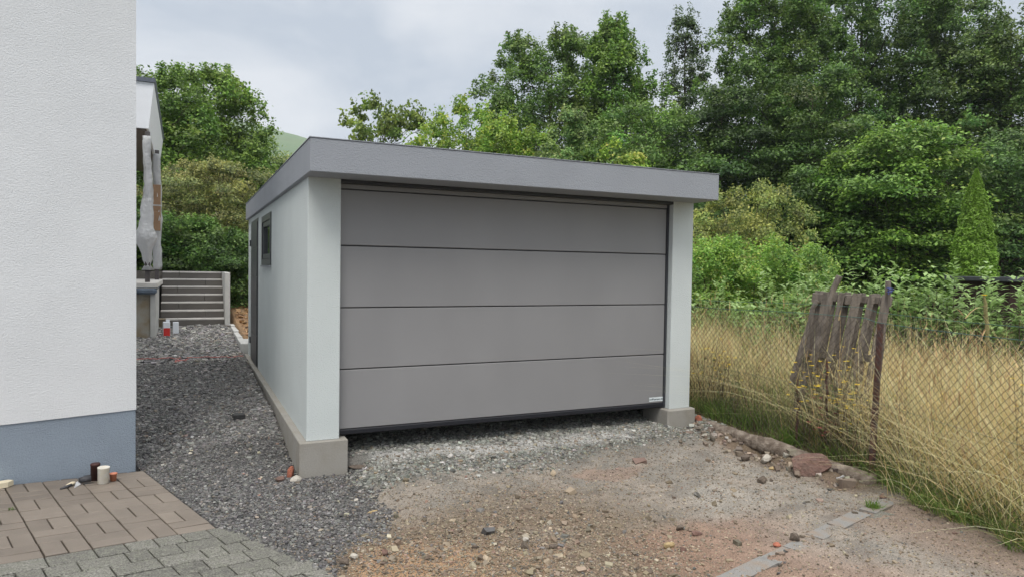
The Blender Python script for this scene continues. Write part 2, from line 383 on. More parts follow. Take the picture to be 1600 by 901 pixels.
# ------------------------------------------------------------------ paving
def blocks(cells, zfun, inset, top, mats_col):
    """cells: (u0,u1,v0,v1) in house axes -> one mesh of chamfered blocks"""
    V = []; C = []; Q = []
    for k, (u0, u1, v0, v1) in enumerate(cells):
        g = .0032+.0018*random.random(); u0 += g; u1 -= g; v0 += g; v1 -= g
        dz = random.gauss(0, .0016); tu, tv = random.gauss(0, .007), random.gauss(0, .007)
        cu, cv = (u0+u1)/2, (v0+v1)/2; b = inset
        ring = []
        for (a, z) in ((0, -.05), (0, -b*.8), (b, 0)):
            for (p, q) in ((u0+a, v0+a), (u1-a, v0+a), (u1-a, v1-a), (u0+a, v1-a)):
                pt = HC+E1*p+E2*q; ring.append([pt[0], pt[1], zfun(p, q)+top+z+dz+tu*(p-cu)+tv*(q-cv)])
        o = len(V); V += ring; c = mats_col(cu, cv, k); C += [c]*12
        for r in (0, 4):
            for j in range(4):
                Q.append([o+r+j, o+r+4+j, o+r+4+(j+1) % 4, o+r+(j+1) % 4])
        Q.append([o+8, o+11, o+10, o+9])
    return raw_mesh('p', np.array(V), np.array(Q), np.array(C))
zpav = lambda u, v: -.35+.07*min(max(u, -.6), 6)
cells = []
S = .242
for i in range(24):
    u0 = -.052+i*S
    for j in range(-1, 8):
        v0 = PAV_V-(8-j)*S+S*.0
        v1 = min(v0+S, PAV_V-.0)
        if v1 < .02: continue
        v0 = max(v0, .012)
        if (i+j) % 2 == 0:
            cells += [(u0, u0+S/2, v0, v1), (u0+S/2, u0+S, v0, v1)]
        else:
            h = (v1+v0)/2 if v1-v0 > .15 else None
            if h: cells += [(u0, u0+S, v0, h), (u0, u0+S, h, v1)]
            else: cells += [(u0, u0+S, v0, v1)]
def pc(u, v, k):
    r = random.gauss(1, .06); n = float(fbm(u, v, 1.3, 3, 8)); c = np.array([.20, .168, .138])*r*(1+.4*n)
    return c
me = blocks(cells, zpav, .0045, 0, pc); link('brown_paving', me, M['paver'], kind='structure')
cells = []; v = PAV_V+.004
while v < 4.2:
    vh = .165; e = float(edge_u(np.array(v+.08))); u = 5.8; k = 0
    while u > e+.05:
        wd = random.choice([.165, .245, .245, .125]); cells.append((u-wd, u, v, v+vh)); u -= wd
    v += vh+.003
def gc(u, v, k):
    r = random.gauss(1, .2); c = np.array([.18, .175, .155])*r
    return c
me = blocks(cells, zpav, .006, .001, gc); link('grey_paving', me, M['cobble'], kind='structure')

# ------------------------------------------------------------------ loose stones (uncountable) 
CUBE = np.array([[x, y, z] for z in (-1, 1) for y in (-1, 1) for x in (-1, 1)], float)
CUQ = np.array([[0, 2, 3, 1], [4, 5, 7, 6], [0, 1, 5, 4], [2, 6, 7, 3], [0, 4, 6, 2], [1, 3, 7, 5]])
def rand_rot(n):
    q = rs.normal(size=(n, 4)); q /= np.linalg.norm(q, axis=1)[:, None]; w, x, y, z = q.T
    return np.stack([1-2*(y*y+z*z), 2*(x*y-z*w), 2*(x*z+y*w), 2*(x*y+z*w), 1-2*(x*x+z*z), 2*(y*z-x*w), 2*(x*z-y*w), 2*(y*z+x*w), 1-2*(x*x+y*y)], 1).reshape(n, 3, 3)
def chips(name, x, y, size, col, lift=.25, flat=.6, m='stone'):
    n = len(x); j = CUBE[None]*(1+rs.uniform(-.45, .25, (n, 8, 3)))
    sc = size[:, None]*np.stack([rs.uniform(.7, 1.25, n), rs.uniform(.55, .95, n), rs.uniform(.35, .75, n)*flat/.6], 1)*.5
    V = j*sc[:, None, :]
    a = rs.uniform(0, 2*np.pi, n); t1 = rs.normal(0, .45, n); 
    ca, sa = np.cos(a), np.sin(a); ct, st = np.cos(t1), np.sin(t1)
    # tilt about x, then spin about z
    yy = V[:, :, 1]*ct[:, None]-V[:, :, 2]*st[:, None]; zz = V[:, :, 1]*st[:, None]+V[:, :, 2]*ct[:, None]; xx = V[:, :, 0]
    V = np.stack([xx*ca[:, None]-yy*sa[:, None], xx*sa[:, None]+yy*ca[:, None], zz], 2)
    z = ground(x, y)+size*lift*rs.uniform(-.2, 1, n)
    V += np.stack([x, y, z], 1)[:, None, :]
    F = (CUQ[None]+(np.arange(n)*8)[:, None, None]).reshape(-1, 4)
    C = np.repeat(col, 8, axis=0)
    me = raw_mesh(name, V.reshape(-1, 3), F, C)
    return link(name, me, M[m], kind='stuff')
def palette(n, cols, w, var=.2):
    c = np.array(cols)[rs.choice(len(cols), n, p=np.array(w)/sum(w))]
    return np.clip(c*rs.normal(1, var, (n, 1))*rs.normal(1, .03, (n, 3)), .015, .8)
def free(x, y):   # not on paving, not in plinths, not in the house
    u, v = uv(x, y); onp = (np.minimum(u-edge_u(v), v+.0) > -.005)
    return ~onp & ~((u > -.01) & (v < .02)) & ~((x > -.07) & (x < .34) & (y > -.07) & (y < .5)) & ~((x > -.07) & (x < .1) & (y > 0) & (y < 6.3)) & ~((x > 3.72) & (x < 4.06) & (y > -.05) & (y < .5))
def scatter(n, x0, x1, y0, y1, w):
    x = rs.uniform(x0, x1, n); y = rs.uniform(y0, y1, n); k = (rs.uniform(0, 1, n) < w(x, y)) & free(x, y); return x[k], y[k]
def darkw(x, y):
    n = fbm(x, y, 1.8, 5, 40); bx = np.interp(y, [-2.3, -1.75, -1.5, -1.1, -.6, -.1], [-.35, -.1, .22, .42, .42, .3])
    return np.maximum(ss(.16, -.16, x-bx+.5*n), ss(-.1, .2, y)*ss(.05, -.02, x))
BAS = [(.125, .122, .12), (.205, .20, .193), (.31, .30, .285), (.46, .445, .41), (.28, .235, .19)]
x, y = scatter(105000, -1.5, .8, -2.6, 1.2, lambda x, y: darkw(x, y)*1.0)
chips('dark_chippings', x, y, rs.gamma(6, .0017, len(x))+.004, palette(len(x), BAS, [5, 5, 2.0, .35, .5])*.68)
x, y = scatter(90000, -1.9, -.05, 1.0, 5.2, lambda x, y: darkw(x, y))
chips('dark_chippings', x, y, rs.gamma(6, .0027, len(x))+.005, palette(len(x), BAS, [4, 6, 2.4, .4, .4])*.82)
x, y = scatter(34000, -2.2, -.05, 5.2, 9.85, lambda x, y: darkw(x, y))
chips('dark_chippings', x, y, rs.gamma(6, .0045, len(x))+.008, palette(len(x), BAS, [3, 5, 4, 1.4, .8]))
GRN = [(.20, .205, .18), (.28, .28, .25), (.13, .13, .12), (.42, .41, .38), (.27, .23, .18)]
x, y = scatter(60000, .3, 4.3, -1.1, 1.2, lambda x, y: ss(-.65, -.2, y+.5*fbm(x, y, 2, 4, 12)-.25*ss(1.5, 3.2, x)+.15)*(1-.8*darkw(x, y))*.85)
kk = rs.uniform(0, 1, len(x)) > .6*streak(x, y); x, y = x[kk], y[kk]; cg = palette(len(x), GRN, [4, 4, 2, .9, .4]); wg = (streak(x, y)*.65)[:, None]
chips('crushed_gravel', x, y, rs.gamma(4, .0034, len(x))+.004, cg*(1-wg)+np.array([[.50, .49, .47]])*wg)
TAN = [(.27, .215, .15), (.34, .28, .20), (.18, .145, .105), (.42, .365, .27), (.29, .205, .155), (.17, .165, .155)]
def tanw(x, y):
    n = fbm(x, y, 1.8, 5, 40); st = ss(-.9, -1.9, y+.6*n)*ss(2.3, 1.0, x+.5*n)
    return np.clip(.05+.85*st+.3*ss(-.5, -.1, y), 0, 1)*(1-.9*darkw(x, y))*(x < 4.25)
x, y = scatter(170000, -.4, 4.3, -3.9, .0, lambda x, y: np.clip(tanw(x, y)+.12, 0, 1))
chips('grit', x, y, rs.gamma(4, .0014, len(x))+.003, palette(len(x), TAN, [4, 2.5, 4, .6, 1.2, 1.4])*.88)
x, y = scatter(8500, -.5, 4.3, -3.9, .0, lambda x, y: tanw(x, y)*.8)
chips('pebbles', x, y, rs.gamma(3, .0052, len(x))+.008, palette(len(x), TAN, [4, 2.5, 4, .7, 1.2, 1.4])*.85)
x, y = scatter(170, -.5, 4.2, -3.6, -.3, lambda x, y: np.clip(tanw(x, y)+.1, 0, 1))
chips('pebbles', x, y, rs.gamma(5, .0065, len(x))+.012, palette(len(x), TAN, [4, 3, 3, 1.2, 1.2, 1])*.9, lift=.3)
x, y = scatter(300, -1.3, .9, -2.2, 1.5, lambda x, y: darkw(x, y)*.5)
chips('pebbles', x, y, rs.gamma(4, .0045, len(x))+.006, palette(len(x), [(.4, .36, .27), (.3, .3, .28), (.33, .2, .15)], [3, 2, 1]), lift=.3)

# ------------------------------------------------------------------ the garage
GW, GD, ZW, ZF = 4.0, 6.23, -.045, 2.144
gar = thing('garage', 'grey and pale green rendered garage with a closed wide grey sectional door', 'garage', (0, 0, 0))
b = MB()                                    # walls: two front pillars, side walls, back
b.box(0, .27, 0, .3, ZW, ZF+.03, bev=.004); b.box(GW-.267, GW, 0, .3, ZW, ZF+.03, bev=.004)
def side_wall(b, x0, x1):
    ys = [.3, 2.77, 3.88, 4.45, 5.62, GD]
    b.box(x0, x1, .3, 2.77, ZW, ZF+.03); b.box(x0, x1, 2.77, 3.88, ZW, 1.41); b.box(x0, x1, 2.77, 3.88, 2.05, ZF+.03)
    b.box(x0, x1, 3.88, 4.47, ZW, ZF+.03); b.box(x0, x1, 4.47, 5.62, 2.08, ZF+.03); b.box(x0, x1, 5.62, GD, ZW, ZF+.03)
side_wall(b, .001, .10)
b.box(GW-.10, GW-.001, .3, GD, ZW, ZF+.03); b.box(.10, GW-.10, GD-.1, GD-.001, ZW, ZF+.03)
b.build('wall', M['stucco_garage'], gar)
b = MB()
b.box(-.04, GW+.022, -.36, GD+.05, ZF, 2.406, bev=.006)
f = b.build('roof_fascia', M['fascia'], gar)
b = MB(); b.box(-.045, GW+.027, -.365, GD+.055, 2.407, 2.413); b.build('roof_edge_trim', M['fascia'], gar)
b = MB(); b.box(.27, GW-.267, -.0, .16, 2.1145, ZF-.001); b.build('door_header', M['doorframe'], gar)
# foundation
b = MB()
b.box(-.062, .335, -.05, .42, -.55, ZW, bev=.006); b.box(-.06, .10, .42, GD+.02, -.5, ZW-.002, bev=.006)
b.box(GW-.27-.05, GW+.045, -.05, .40, -.55, ZW+.0, bev=.012); b.box(GW-.10, GW+.045, .40, GD, -.5, ZW-.002)
b.box(.10, GW-.10, GD-.1, GD+.02, -.5, ZW-.002)
b.build('concrete_foundation', M['concrete'], gar)
# sectional door
dy = .076
dg = thing('garage_door', None, None); dg.parent = gar
b = MB(); b.box(.262, GW-.262, dy+.05, dy+.075, 0, 2.13); b.build('door_back', M['doorframe'], dg)
for k in range(4):
    b = MB(); b.box(.272, GW-.295, dy, dy+.04, k*.53+.0045+(.012 if k == 0 else 0), (k+1)*.53-.0045 if k < 3 else 2.068, bev=.005)
    b.build('door_panel', M['door'], dg)
b = MB(); b.box(.272, GW-.295, dy-.002, dy+.04, 2.076, 2.113); b.build('top_rail', M['door'], dg)
b = MB(); b.box(.265, GW-.285, dy-.006, dy+.045, -.035, .012, bev=.008); b.build('bottom_seal', M['rubber'], dg)
b = MB(); b.box(GW-.293, GW-.269, dy-.01, dy+.05, -.03, 2.113); b.build('side_track', M['doorframe'], dg)
b = MB(); b.box(3.527, 3.703, dy-.0025, dy-.0005, .035, .078); stk = b.build('maker_plate', M['sticker'], dg)
cu = bpy.data.curves.new('t', 'FONT'); cu.body = 'wolff-garagen.de'; cu.size = .0265; cu.extrude = .0003; cu.offset = .0005; cu.align_x = 'CENTER'; cu.align_y = 'CENTER'
to = bpy.data.objects.new('t', cu); COL.objects.link(to)
bpy.context.view_layer.update()
tme = bpy.data.meshes.new_from_object(to.evaluated_get(bpy.context.evaluated_depsgraph_get())); bpy.data.objects.remove(to)
tme.materials.clear(); tx = link('lettering', tme, M['ink'], None); tx.parent = dg; tx.location = (3.615, dy-.0032, .057); tx.rotation_euler = (math.pi/2, 0, 0)
# side door
sdn = thing('side_door', None, None); sdn.parent = gar
b = MB(); b.box(-.004, .09, 4.472, 5.618, -.04, 2.078); b.build('door_frame', M['antr'], sdn)
for (z0, z1) in ((-.03, .40), (.408, .82), (.828, 1.24), (1.248, 1.66), (1.668, 2.03)):
    b = MB(); b.box(-.014, -.0045, 4.54, 5.55, z0, z1, bev=.004); b.build('door_panel', M['antr'], sdn)
for z in (.25, 1.75):
    b = MB(); b.box(-.028, -.004, 5.60, 5.64, z-.05, z+.05, bev=.006); b.build('hinge', M['doorframe'], sdn)
wn = thing('window', None, None); wn.parent = gar
b = MB(); b.box(-.012, .05, 2.773, 2.85, 1.413, 2.047); b.box(-.012, .05, 3.80, 3.877, 1.413, 2.047); b.box(-.012, .05, 2.85, 3.80, 1.413, 1.49); b.box(-.012, .05, 2.85, 3.80, 1.97, 2.047)
b.box(.0, .052, 2.86, 2.92, 1.495, 1.965); b.box(.0, .052, 3.73, 3.79, 1.495, 1.965)
b.box(.0, .052, 2.92, 3.73, 1.495, 1.555); b.box(.0, .052, 2.92, 3.73, 1.905, 1.965)
b.build('window_frame', M['antr'], wn)
b = MB(); b.box(.025, .035, 2.91, 3.74, 1.55, 1.91); b.build('window_pane', M['glass'], wn)
b = MB(); b.box(-.022, .0, 2.76, 3.89, 1.392, 1.409); b.build('window_sill', M['fascia'], wn)

# ------------------------------------------------------------------ white house on the left
hs = thing('house', 'tall white rendered house wall with a blue grey plinth band', 'house', (HC[0], HC[1], -.35))
def house_box(b, u0, u1, v0, v1, z0, z1):
    P = [HC+E1*a+E2*c for a, c in ((u0, v1), (u0, v0), (u1, v0), (u1, v1))]
    return b.prism([tuple(p) for p in P][::-1], z0, z1)
ZPL = .175
b = MB(); house_box(b, 0, 9, -7, 0, ZPL, 5.6); b.build('wall', M['stucco_white'], hs)
b = MB(); house_box(b, .004, 9, -7, -.008, -.9, ZPL-.001); b.build('plinth', M['stucco_blue'], hs)
b = MB(); house_box(b, -.4, 9.4, -7.4, .4, 5.6, 5.85); b.build('roof', M['grey_trim'], hs)

# ------------------------------------------------------------------ raised veranda at the back
ver = thing('veranda', 'unfinished raised veranda with foil wrapped posts and a white fascia roof beside the steps', 'veranda', (-1.6, 8.3, 0))
b = MB(); b.box(-5, -1.52, 8.25, 13.3, -.2, .86, bev=.01); b.build('concrete_base', M['concrete_old'], ver)
b = MB(); b.box(-1.519, -1.43, 8.20, 9.79, -.2, .95, bev=.004); b.build('side_wall', M['concrete_light'], ver)
b = MB(); b.box(-5, -1.40, 8.12, 13.4, .97, 1.07, bev=.01); b.build('deck_slab', M['step_edge'], ver)
b = MB(); b.box(-5, -1.41, 8.10, 8.24, .861, .969, bev=.03); b.box(-1.519, -1.405, 8.24, 9.79, .951, .969); b.build('waterproof_membrane', M['membrane'], ver)
def canopy(b, x_top, x_bot, inner, y0, y1, zt0, zb0, zt1, zb1):
    V = [[inner, y0, zb0], [x_bot, y0, zb0], [x_top, y0, zt0], [inner, y0, zt0], [inner, y1, zb1], [x_bot, y1, zb1], [x_top, y1, zt1], [inner, y1, zt1]]
    return b.add(V, [[0, 1, 2, 3], [7, 6, 5, 4], [1, 5, 6, 2], [3, 2, 6, 7], [0, 3, 7, 4], [0, 4, 5, 1]])
b = MB(); canopy(b, -1.47, -1.56, -5, 8.5, 13.3, 4.72, 3.88, 4.44, 3.68); b.build('fascia_board', M['white_panel'], ver)
b = MB(); canopy(b, -1.44, -1.462, -5.05, 8.46, 13.35, 4.80, 4.725, 4.52, 4.445); b.build('roof_trim', M['grey_trim'], ver)
b = MB(); canopy(b, -1.60, -1.60, -4.95, 8.54, 13.26, 3.875, 3.85, 3.675, 3.65); b.build('soffit', M['soffit'], ver)
for (x, y, rr, z0) in ((-1.57, 8.38, .042, 1.07), (-1.50, 10.6, .042, 1.07)):
    b = MB(); b.box(x-.04, x+.04, y-.04, y+.04, z0, 3.80, bev=.004); po = b.build('post', M['post'], ver)
    b = MB(); zs = np.linspace(z0+.22, 3.72, 26); k = 0
    P = np.c_[x+.010*np.sin(zs*5), y+0*zs, zs]
    if y < 9: R_ = .064+.06*np.exp(-((zs-1.95)/.30)**2)+.05*np.exp(-((zs-2.05)/.4)**2)*np.abs(np.sin(zs*6))+.03*np.exp(-((zs-1.30)/.08)**2)+.008*rs.uniform(-1, 1, 26)-.045*np.exp(-((zs-1.40)/.04)**2); P[:, 0] -= .03*np.exp(-((zs-1.8)/.3)**2)
    else: R_ = .066+.008*np.abs(np.sin(zs*7))+.05*np.exp(-((zs-2.3)/.18)**2)
    b.tube(P, R_, 14); w = b.build('foil_wrap', M['plastic'], ver, smooth=True)
    V = np.array([v.co[:] for v in w.data.vertices]); V[:, 0] -= 1.6; V[:, 1] += 8.3; an = np.arctan2(V[:, 1]-y, V[:, 0]-x); fo = 1.05+.16*np.sin(4*an+V[:, 2]*5)+.09*np.sin(7*an-V[:, 2]*9); V[:, 0] = x+(V[:, 0]-x)*np.maximum(fo, .88); V[:, 1] = y+(V[:, 1]-y)*np.maximum(fo, .88); V[:, :2] += .006*rs.normal(size=(len(V), 2)); V[:, 0] += 1.6; V[:, 1] -= 8.3; w.data.vertices.foreach_set('co', V.ravel().astype(np.float32))
    if y > 9:
        b = MB(); b.box(x-.075, x+.075, y-.09, y-.062, 2.33, 3.07, bev=.01); b.box(x-.13, x+.07, y-.12, y-.095, 2.10, 2.5, bev=.01); b.build('cardboard_sleeve', M['card'], ver)
        b = MB(); b.box(x-.09, x+.09, y-.093, y+.0, 2.62, 2.65); b.build('tape_band', M['plastic'], ver)
# garden steps
st = thing('garden_steps', 'flight of dark grey concrete garden steps with pale treads and a side wall', 'steps', (-.8, 9.8, .1))
RZ, TD, SY, SZ = .158, .235, 9.80, .14
for k in range(7):
    y0 = SY+k*TD; z1 = SZ+(k+1)*RZ
    b = MB(); jx = -1.42+(.27 if k % 2 == 0 else .70)*1.22+random.uniform(-.02, .02)
    b.box(-1.415, jx-.003, y0, y0+TD+.05 if k < 6 else 11.35, z1-RZ-.0, z1-.032, bev=.004); b.box(jx+.003, -.205, y0, y0+TD+.05 if k < 6 else 11.35, z1-RZ, z1-.032, bev=.004)
    s_ = b.build('step', M['step'], st)
    b = MB(); b.box(-1.412, jx-.002, y0-.004, y0+TD-.004 if k < 6 else 11.5, z1-.0315, z1, bev=.003); b.box(jx+.002, -.207, y0-.004, y0+TD-.004 if k < 6 else 11.5, z1-.0315, z1, bev=.003); b.build('tread', M['step_edge'], st)
b = MB(); b.box(-.203, -.10, 9.72, 11.5, -.1, 1.245, bev=.008); b.build('side_wall', M['concrete_light'], st)
# kerb along the path behind the garage
b = MB()
yy = 6.30
while yy < 9.6:
    b.box(-.11+random.gauss(0, .004), .10, yy, min(yy+.98, 9.71), -.15, .115+.02*(yy-6.3)+random.gauss(0, .004), bev=.008); yy += .99
link('path_kerb', b.mesh('path_kerb'), M['concrete_light'], kind='structure')

# ------------------------------------------------------------------ rocks
def rock(name, x, y, sx, sy, sz, m, label, cat='rock', rot=0., seed=0, z=None, tilt=0., sub=2, sharp=.35, group=None):
    import bmesh
    bm = bmesh.new(); bmesh.ops.create_icosphere(bm, subdivisions=sub, radius=1)
    r2 = np.random.RandomState(seed+11); dirs = r2.normal(size=(9, 3)); dirs /= np.linalg.norm(dirs, axis=1)[:, None]; cut = r2.uniform(.45, .85, 9)
    R = Matrix.Rotation(rot, 3, 'Z')@Matrix.Rotation(tilt, 3, 'X')
    for v in bm.verts:
        p = np.array(v.co); 
        for d, c in zip(dirs, cut):
            k = p@d
            if k > c: p = p-d*(k-c)*.92
        p += .06*sharp*r2.normal(size=3)
        v.co = R@Vector((p[0]*sx, p[1]*sy, p[2]*sz))
    me = bpy.data.meshes.new(name); bm.to_mesh(me); bm.free()
    o = link(name, me, M[m], label=label, cat=cat, group=group)
    zz = float(ground(np.array(x), np.array(y))) if z is None else z
    o.location = (float(x), float(y), zz+sz*.45); return o
def rp(px, py, z=-.32):
    p = atz(px, py, z); return p[0], p[1]
rock('rock', *rp(540, 872), .045, .035, .038, 'dark_rock', 'dark brown rock at the lower end of the dark gravel, beside a pale stone', seed=1)
rock('rock', *rp(553, 866), .028, .024, .03, 'pale_rock', 'pale pinkish stone leaning against the dark brown rock at the gravel edge', seed=2)
rock('rock', *rp(602, 866), .028, .024, .03, 'red_rock', 'rounded reddish stone on the patch of orange sand', seed=3)
rock('rock', *rp(822, 843), .027, .022, .026, 'pale_rock', 'pale cream stone standing out in the middle of the brown stony soil', seed=4)
rock('rock', *rp(1045, 856), .045, .033, .035, 'ochre_rock', 'angular ochre yellow rock on the soil in the foreground', seed=5)
rock('rock', *rp(1066, 862), .028, .022, .022, 'red_rock', 'small reddish stone right beside the ochre yellow rock', seed=6)
rock('rock', *rp(1063, 829), .036, .028, .025, 'dark_rock', 'small brown stone with a dark side, behind the ochre yellow rock', seed=7)
rock('rock', *rp(1089, 836), .045, .035, .02, 'red_rock', 'flat brown clod behind and to the right of the ochre rock', seed=8)
rock('brick_fragment', *rp(1242, 844, -.3), .045, .032, .035, 'dark_rock', 'dark red broken brick lying beside the granite kerb', 'brick', seed=9)
rock('brick_fragment', *rp(1214, 851, -.3), .035, .026, .014, 'brick', 'flat orange brick chip on the soil left of the dark red brick', 'brick', seed=10)
rock('rock', *rp(742, 856, -.33), .028, .02, .02, 'dark_rock', 'dark grey flat stone in the foreground left of the ochre rock', seed=12)
rock('rock', *rp(865, 858, -.33), .034, .024, .022, 'dark_rock', 'dark grey stone below the pale cream stone', seed=13)
rock('rock', *rp(582, 800, -.33), .055, .016, .012, 'ochre_rock', 'flat orange sliver of stone at the edge of the dark gravel', rot=.35, seed=14)
rock('rock', *rp(557, 783, -.33), .022, .018, .02, 'pale_rock', 'bright cream stone on the dark gravel in front of the left foundation', seed=15)
rock('slab_fragment', *rp(560, 737, -.34), .10, .045, .018, 'dark_rock', 'flat grey slab piece lying by the right foot of the left foundation', 'slab', rot=-.2, seed=16)
rock('brick_fragment', -.12, .02, .038, .042, .065, 'brick', 'upright red brick piece leaning on the left garage foundation', 'brick', seed=17)
rock('rock', -.21, -.04, .05, .04, .034, 'red_rock', 'pinkish stone just left of the red brick piece', seed=18)
rock('rock', -.10, -.10, .06, .038, .038, 'pale_rock', 'whitish rounded stone in front of the red brick piece', seed=19)
rock('brick_fragment', *rp(1091, 672, -.3), .035, .05, .055, 'brick', 'rust red brick piece tucked behind the right garage foundation', 'brick', seed=20)
# the earth bank with its beam at the fence
rock('rock', *rp(1196, 716, -.28), .075, .055, .05, 'pale_rock', 'pale grey stone block on the earth bank below the rotten beam', seed=21, rot=.4)
rock('rock', 3.92, -1.68, .10, .22, .12, 'red_rock', 'big reddish brown rock slab leaning against the rotten beam', seed=22, rot=.55, tilt=-.22, sub=3)
rock('rock', *rp(1207, 729, -.29), .04, .03, .02, 'ochre_rock', 'small tan stone in front of the pale stone block', seed=23)
rock('clod', *rp(1190, 750, -.3), .045, .04, .04, 'dark_rock', 'dark brown clod of earth on the beige dirt', 'clod', seed=24, sharp=1.)
rock('rock', *rp(1165, 712, -.28), .06, .045, .05, 'dark_rock', 'grey brown stone on the bank left of the pale stone block', seed=25)
rock('rock', *rp(1250, 738, -.3), .075, .06, .03, 'dark_rock', 'dark grey rubble piece under the big reddish rock slab', seed=26)
rock('rock', *rp(1580, 826, -.3), .11, .05, .035, 'red_rock', 'flat long brown stone at the edge of the grass, far right', seed=27, rot=-.6)
rock('rock', *rp(1545, 822, -.3), .05, .035, .025, 'red_rock', 'small brown stone left of the flat long one by the grass', seed=28)
rock('brick_fragment', *rp(1418, 770, -.3), .04, .025, .010, 'brick', 'flat orange tile chip at the foot of the rusty fence post', 'brick', seed=29)
rock('rock', *rp(1205, 748, -.3), .022, .018, .02, 'dark_rock', 'dark little stone next to the dark clod', seed=30)
rock('rock', *rp(1380, 778, -.3), .03, .03, .02, 'red_rock', 'small reddish stone beside the kerb end near the fence post', seed=31)
r7 = np.random.RandomState(5)
x, y = 3.93+r7.normal(0, .09, 170), r7.uniform(-2.05, -.15, 170)
chips('bank_rubble', x, y, r7.gamma(3, .009, 170)+.010, palette(170, [(.20, .155, .12), (.27, .22, .17), (.16, .13, .11), (.34, .31, .27)], [4, 3, 3, 1.5]), lift=.4, flat=.8)
# black block on the gravel path
b = MB(); p = atz(373, 647, -.10); Mx = Matrix.Translation((0, 0, 0))@Matrix.Rotation(.15, 4, 'Z')
b.box(-.055, .055, -.045, .045, 0, .06, M=Mx, bev=.006)
o = link('stone_block', b.mesh('stone_block'), M['black_stone'], label='small black cut stone block alone on the gravel path', cat='block'); o.location = (p[0], p[1], float(ground(p[0], p[1])))
# rotten beam beside the fence: lumpy bar following the bank
ys = np.linspace(.05, -2.1, 60); px_ = np.interp(ys, [-2.1, -1.6, -.8, .05], [4.18, 4.10, 4.08, 4.16])
b = MB(); R_ = .085+.012*fbm(ys, ys*0, 3, 2, 8)+.004*rs.normal(size=60)
b.tube(np.c_[px_+.03*fbm(ys, ys*0, 2, 2, 4), ys, np.interp(ys, [-2.1, -1.2, .05], [-.29, -.23, -.25])+.03*fbm(ys, ys*0+5, 2, 3, 4)], R_, 7)
o = link('beam', b.mesh('beam', True), M['wood_dark'], label='long rotten dark beam half buried along the foot of the fence', cat='beam')
# steel rods by the right foundation
for k, (px, py, h, lb) in enumerate(((1054, 683, .10, 'short rusty rod in front of the right garage foundation'), (1087, 678, .16, 'rusty rod at the right corner of the right garage foundation'))):
    p = atz(px, py, -.30); b = MB(); b.tube([[0, 0, -.05], [.002, 0, h]], .005, 6); o = link('steel_rod', b.mesh('steel_rod'), M['rust'], label=lb, cat='rod'); o.location = p
# light metal spoon-like piece on the bank
p = atz(1313, 749, -.27); b = MB(); b.tube([[-.045, 0, .07], [.0, .002, .072], [.03, .003, .074]], [.004, .005, .011], 8); b.tube([[.03, .003, .074], [.05, .004, .075]], [.011, .003], 8)
o = link('metal_scrap', b.mesh('metal_scrap', True), M['plastic'], label='shiny thin metal piece sticking out beside the big reddish rock', cat='scrap'); o.location = (p[0], p[1], p[2]-.05)

# kerb stones and half buried pavers
def ground_box(b, pts, z0, z1): return b.prism(pts, z0, z1)
def quad_px(L_, z): return [tuple(atz(px, py, z)[:2]) for px, py in L_]
b = MB(); zk = -.296
A0 = np.array(atz(1118, 901, zk)[:2]); A1 = np.array(atz(1372, 781, zk)[:2]); dk = (A1-A0)/np.linalg.norm(A1-A0); nk = np.array([dk[1], -dk[0]]); LK = np.linalg.norm(A1-A0)
def kst(a, c, w=.12, z=zk, off=0.):
    p = [A0+dk*a+nk*off, A0+dk*a+nk*(off+w), A0+dk*c+nk*(off+w), A0+dk*c+nk*off]; zt = z
    q = [tuple(v) for v in p][::-1]
    ar = sum(q[i][0]*q[(i+1) % 4][1]-q[(i+1) % 4][0]*q[i][1] for i in range(4))
    if ar < 0: q = q[::-1]
    b.prism(q, z-.15, zt)
kst(-1.2, -.62); kst(-.6, -.02, z=zk+.004); kst(0, .46, z=zk+.002); kst(.47, .72, z=zk-.004); kst(.73, 1.0, z=zk-.002); kst(1.02, 1.30, z=zk+.008); kst(1.31, 1.72, z=zk+.014); kst(1.80, 2.10, z=zk+.008); kst(2.12, 2.4, z=zk)
link('kerb', b.mesh('kerb'), M['granite'], kind='structure')
b = MB()
for r_ in range(3):
    for c_ in range(4):
        if random.random() < .12: continue
        o_ = 1.08+c_*.205+.1*(r_ % 2); kst(o_, o_+.198, .098, zk-.004+random.gauss(0, .004)-.004*r_, .115+r_*.103)
link('worn_paving', b.mesh('worn_paving'), M['cobble'], kind='structure')
a_ = bpy.data.objects['worn_paving'].data; ca = a_.color_attributes.new('col', 'FLOAT_COLOR', 'POINT'); ca.data.foreach_set('color', np.tile(np.array([.20, .19, .165, 1], np.float32), len(a_.vertices)))

# ------------------------------------------------------------------ small things at the house wall
def lathe(name, prof, m, label, cat, loc, rot=(0, 0, 0), n=28, parent=None):
    b = MB(); prof = np.array(prof, float); th = np.arange(n)*2*np.pi/n
    V = np.concatenate([np.c_[r*np.cos(th), r*np.sin(th), np.full(n, z)] for r, z in prof]); Q = []
    for i in range(len(prof)-1):
        for k in range(n): Q.append([i*n+k, i*n+(k+1) % n, (i+1)*n+(k+1) % n, (i+1)*n+k])
    b.add(V, Q); o = link(name, b.mesh(name, True), M[m], parent, label=label, cat=cat); o.location = loc; o.rotation_euler = rot; return o
def wallpt(px, py, v):   # on the paving at house-wall distance v
    zz = -.335
    for _ in range(4):
        p = atz(px, py, zz); u_, v_ = uv(p[0], p[1]); zz = zpav(u_, v_)
    return p
p = wallpt(149, 749, 0); lathe('plastic_tube', [(.0, 0), (.034, 0), (.034, .12), (.036, .122), (.036, .13), (.030, .136), (0, .136)], 'pot_brown', 'dark brown round plastic tube cap against the blue plinth', 'cap', (p[0], p[1], p[2]))
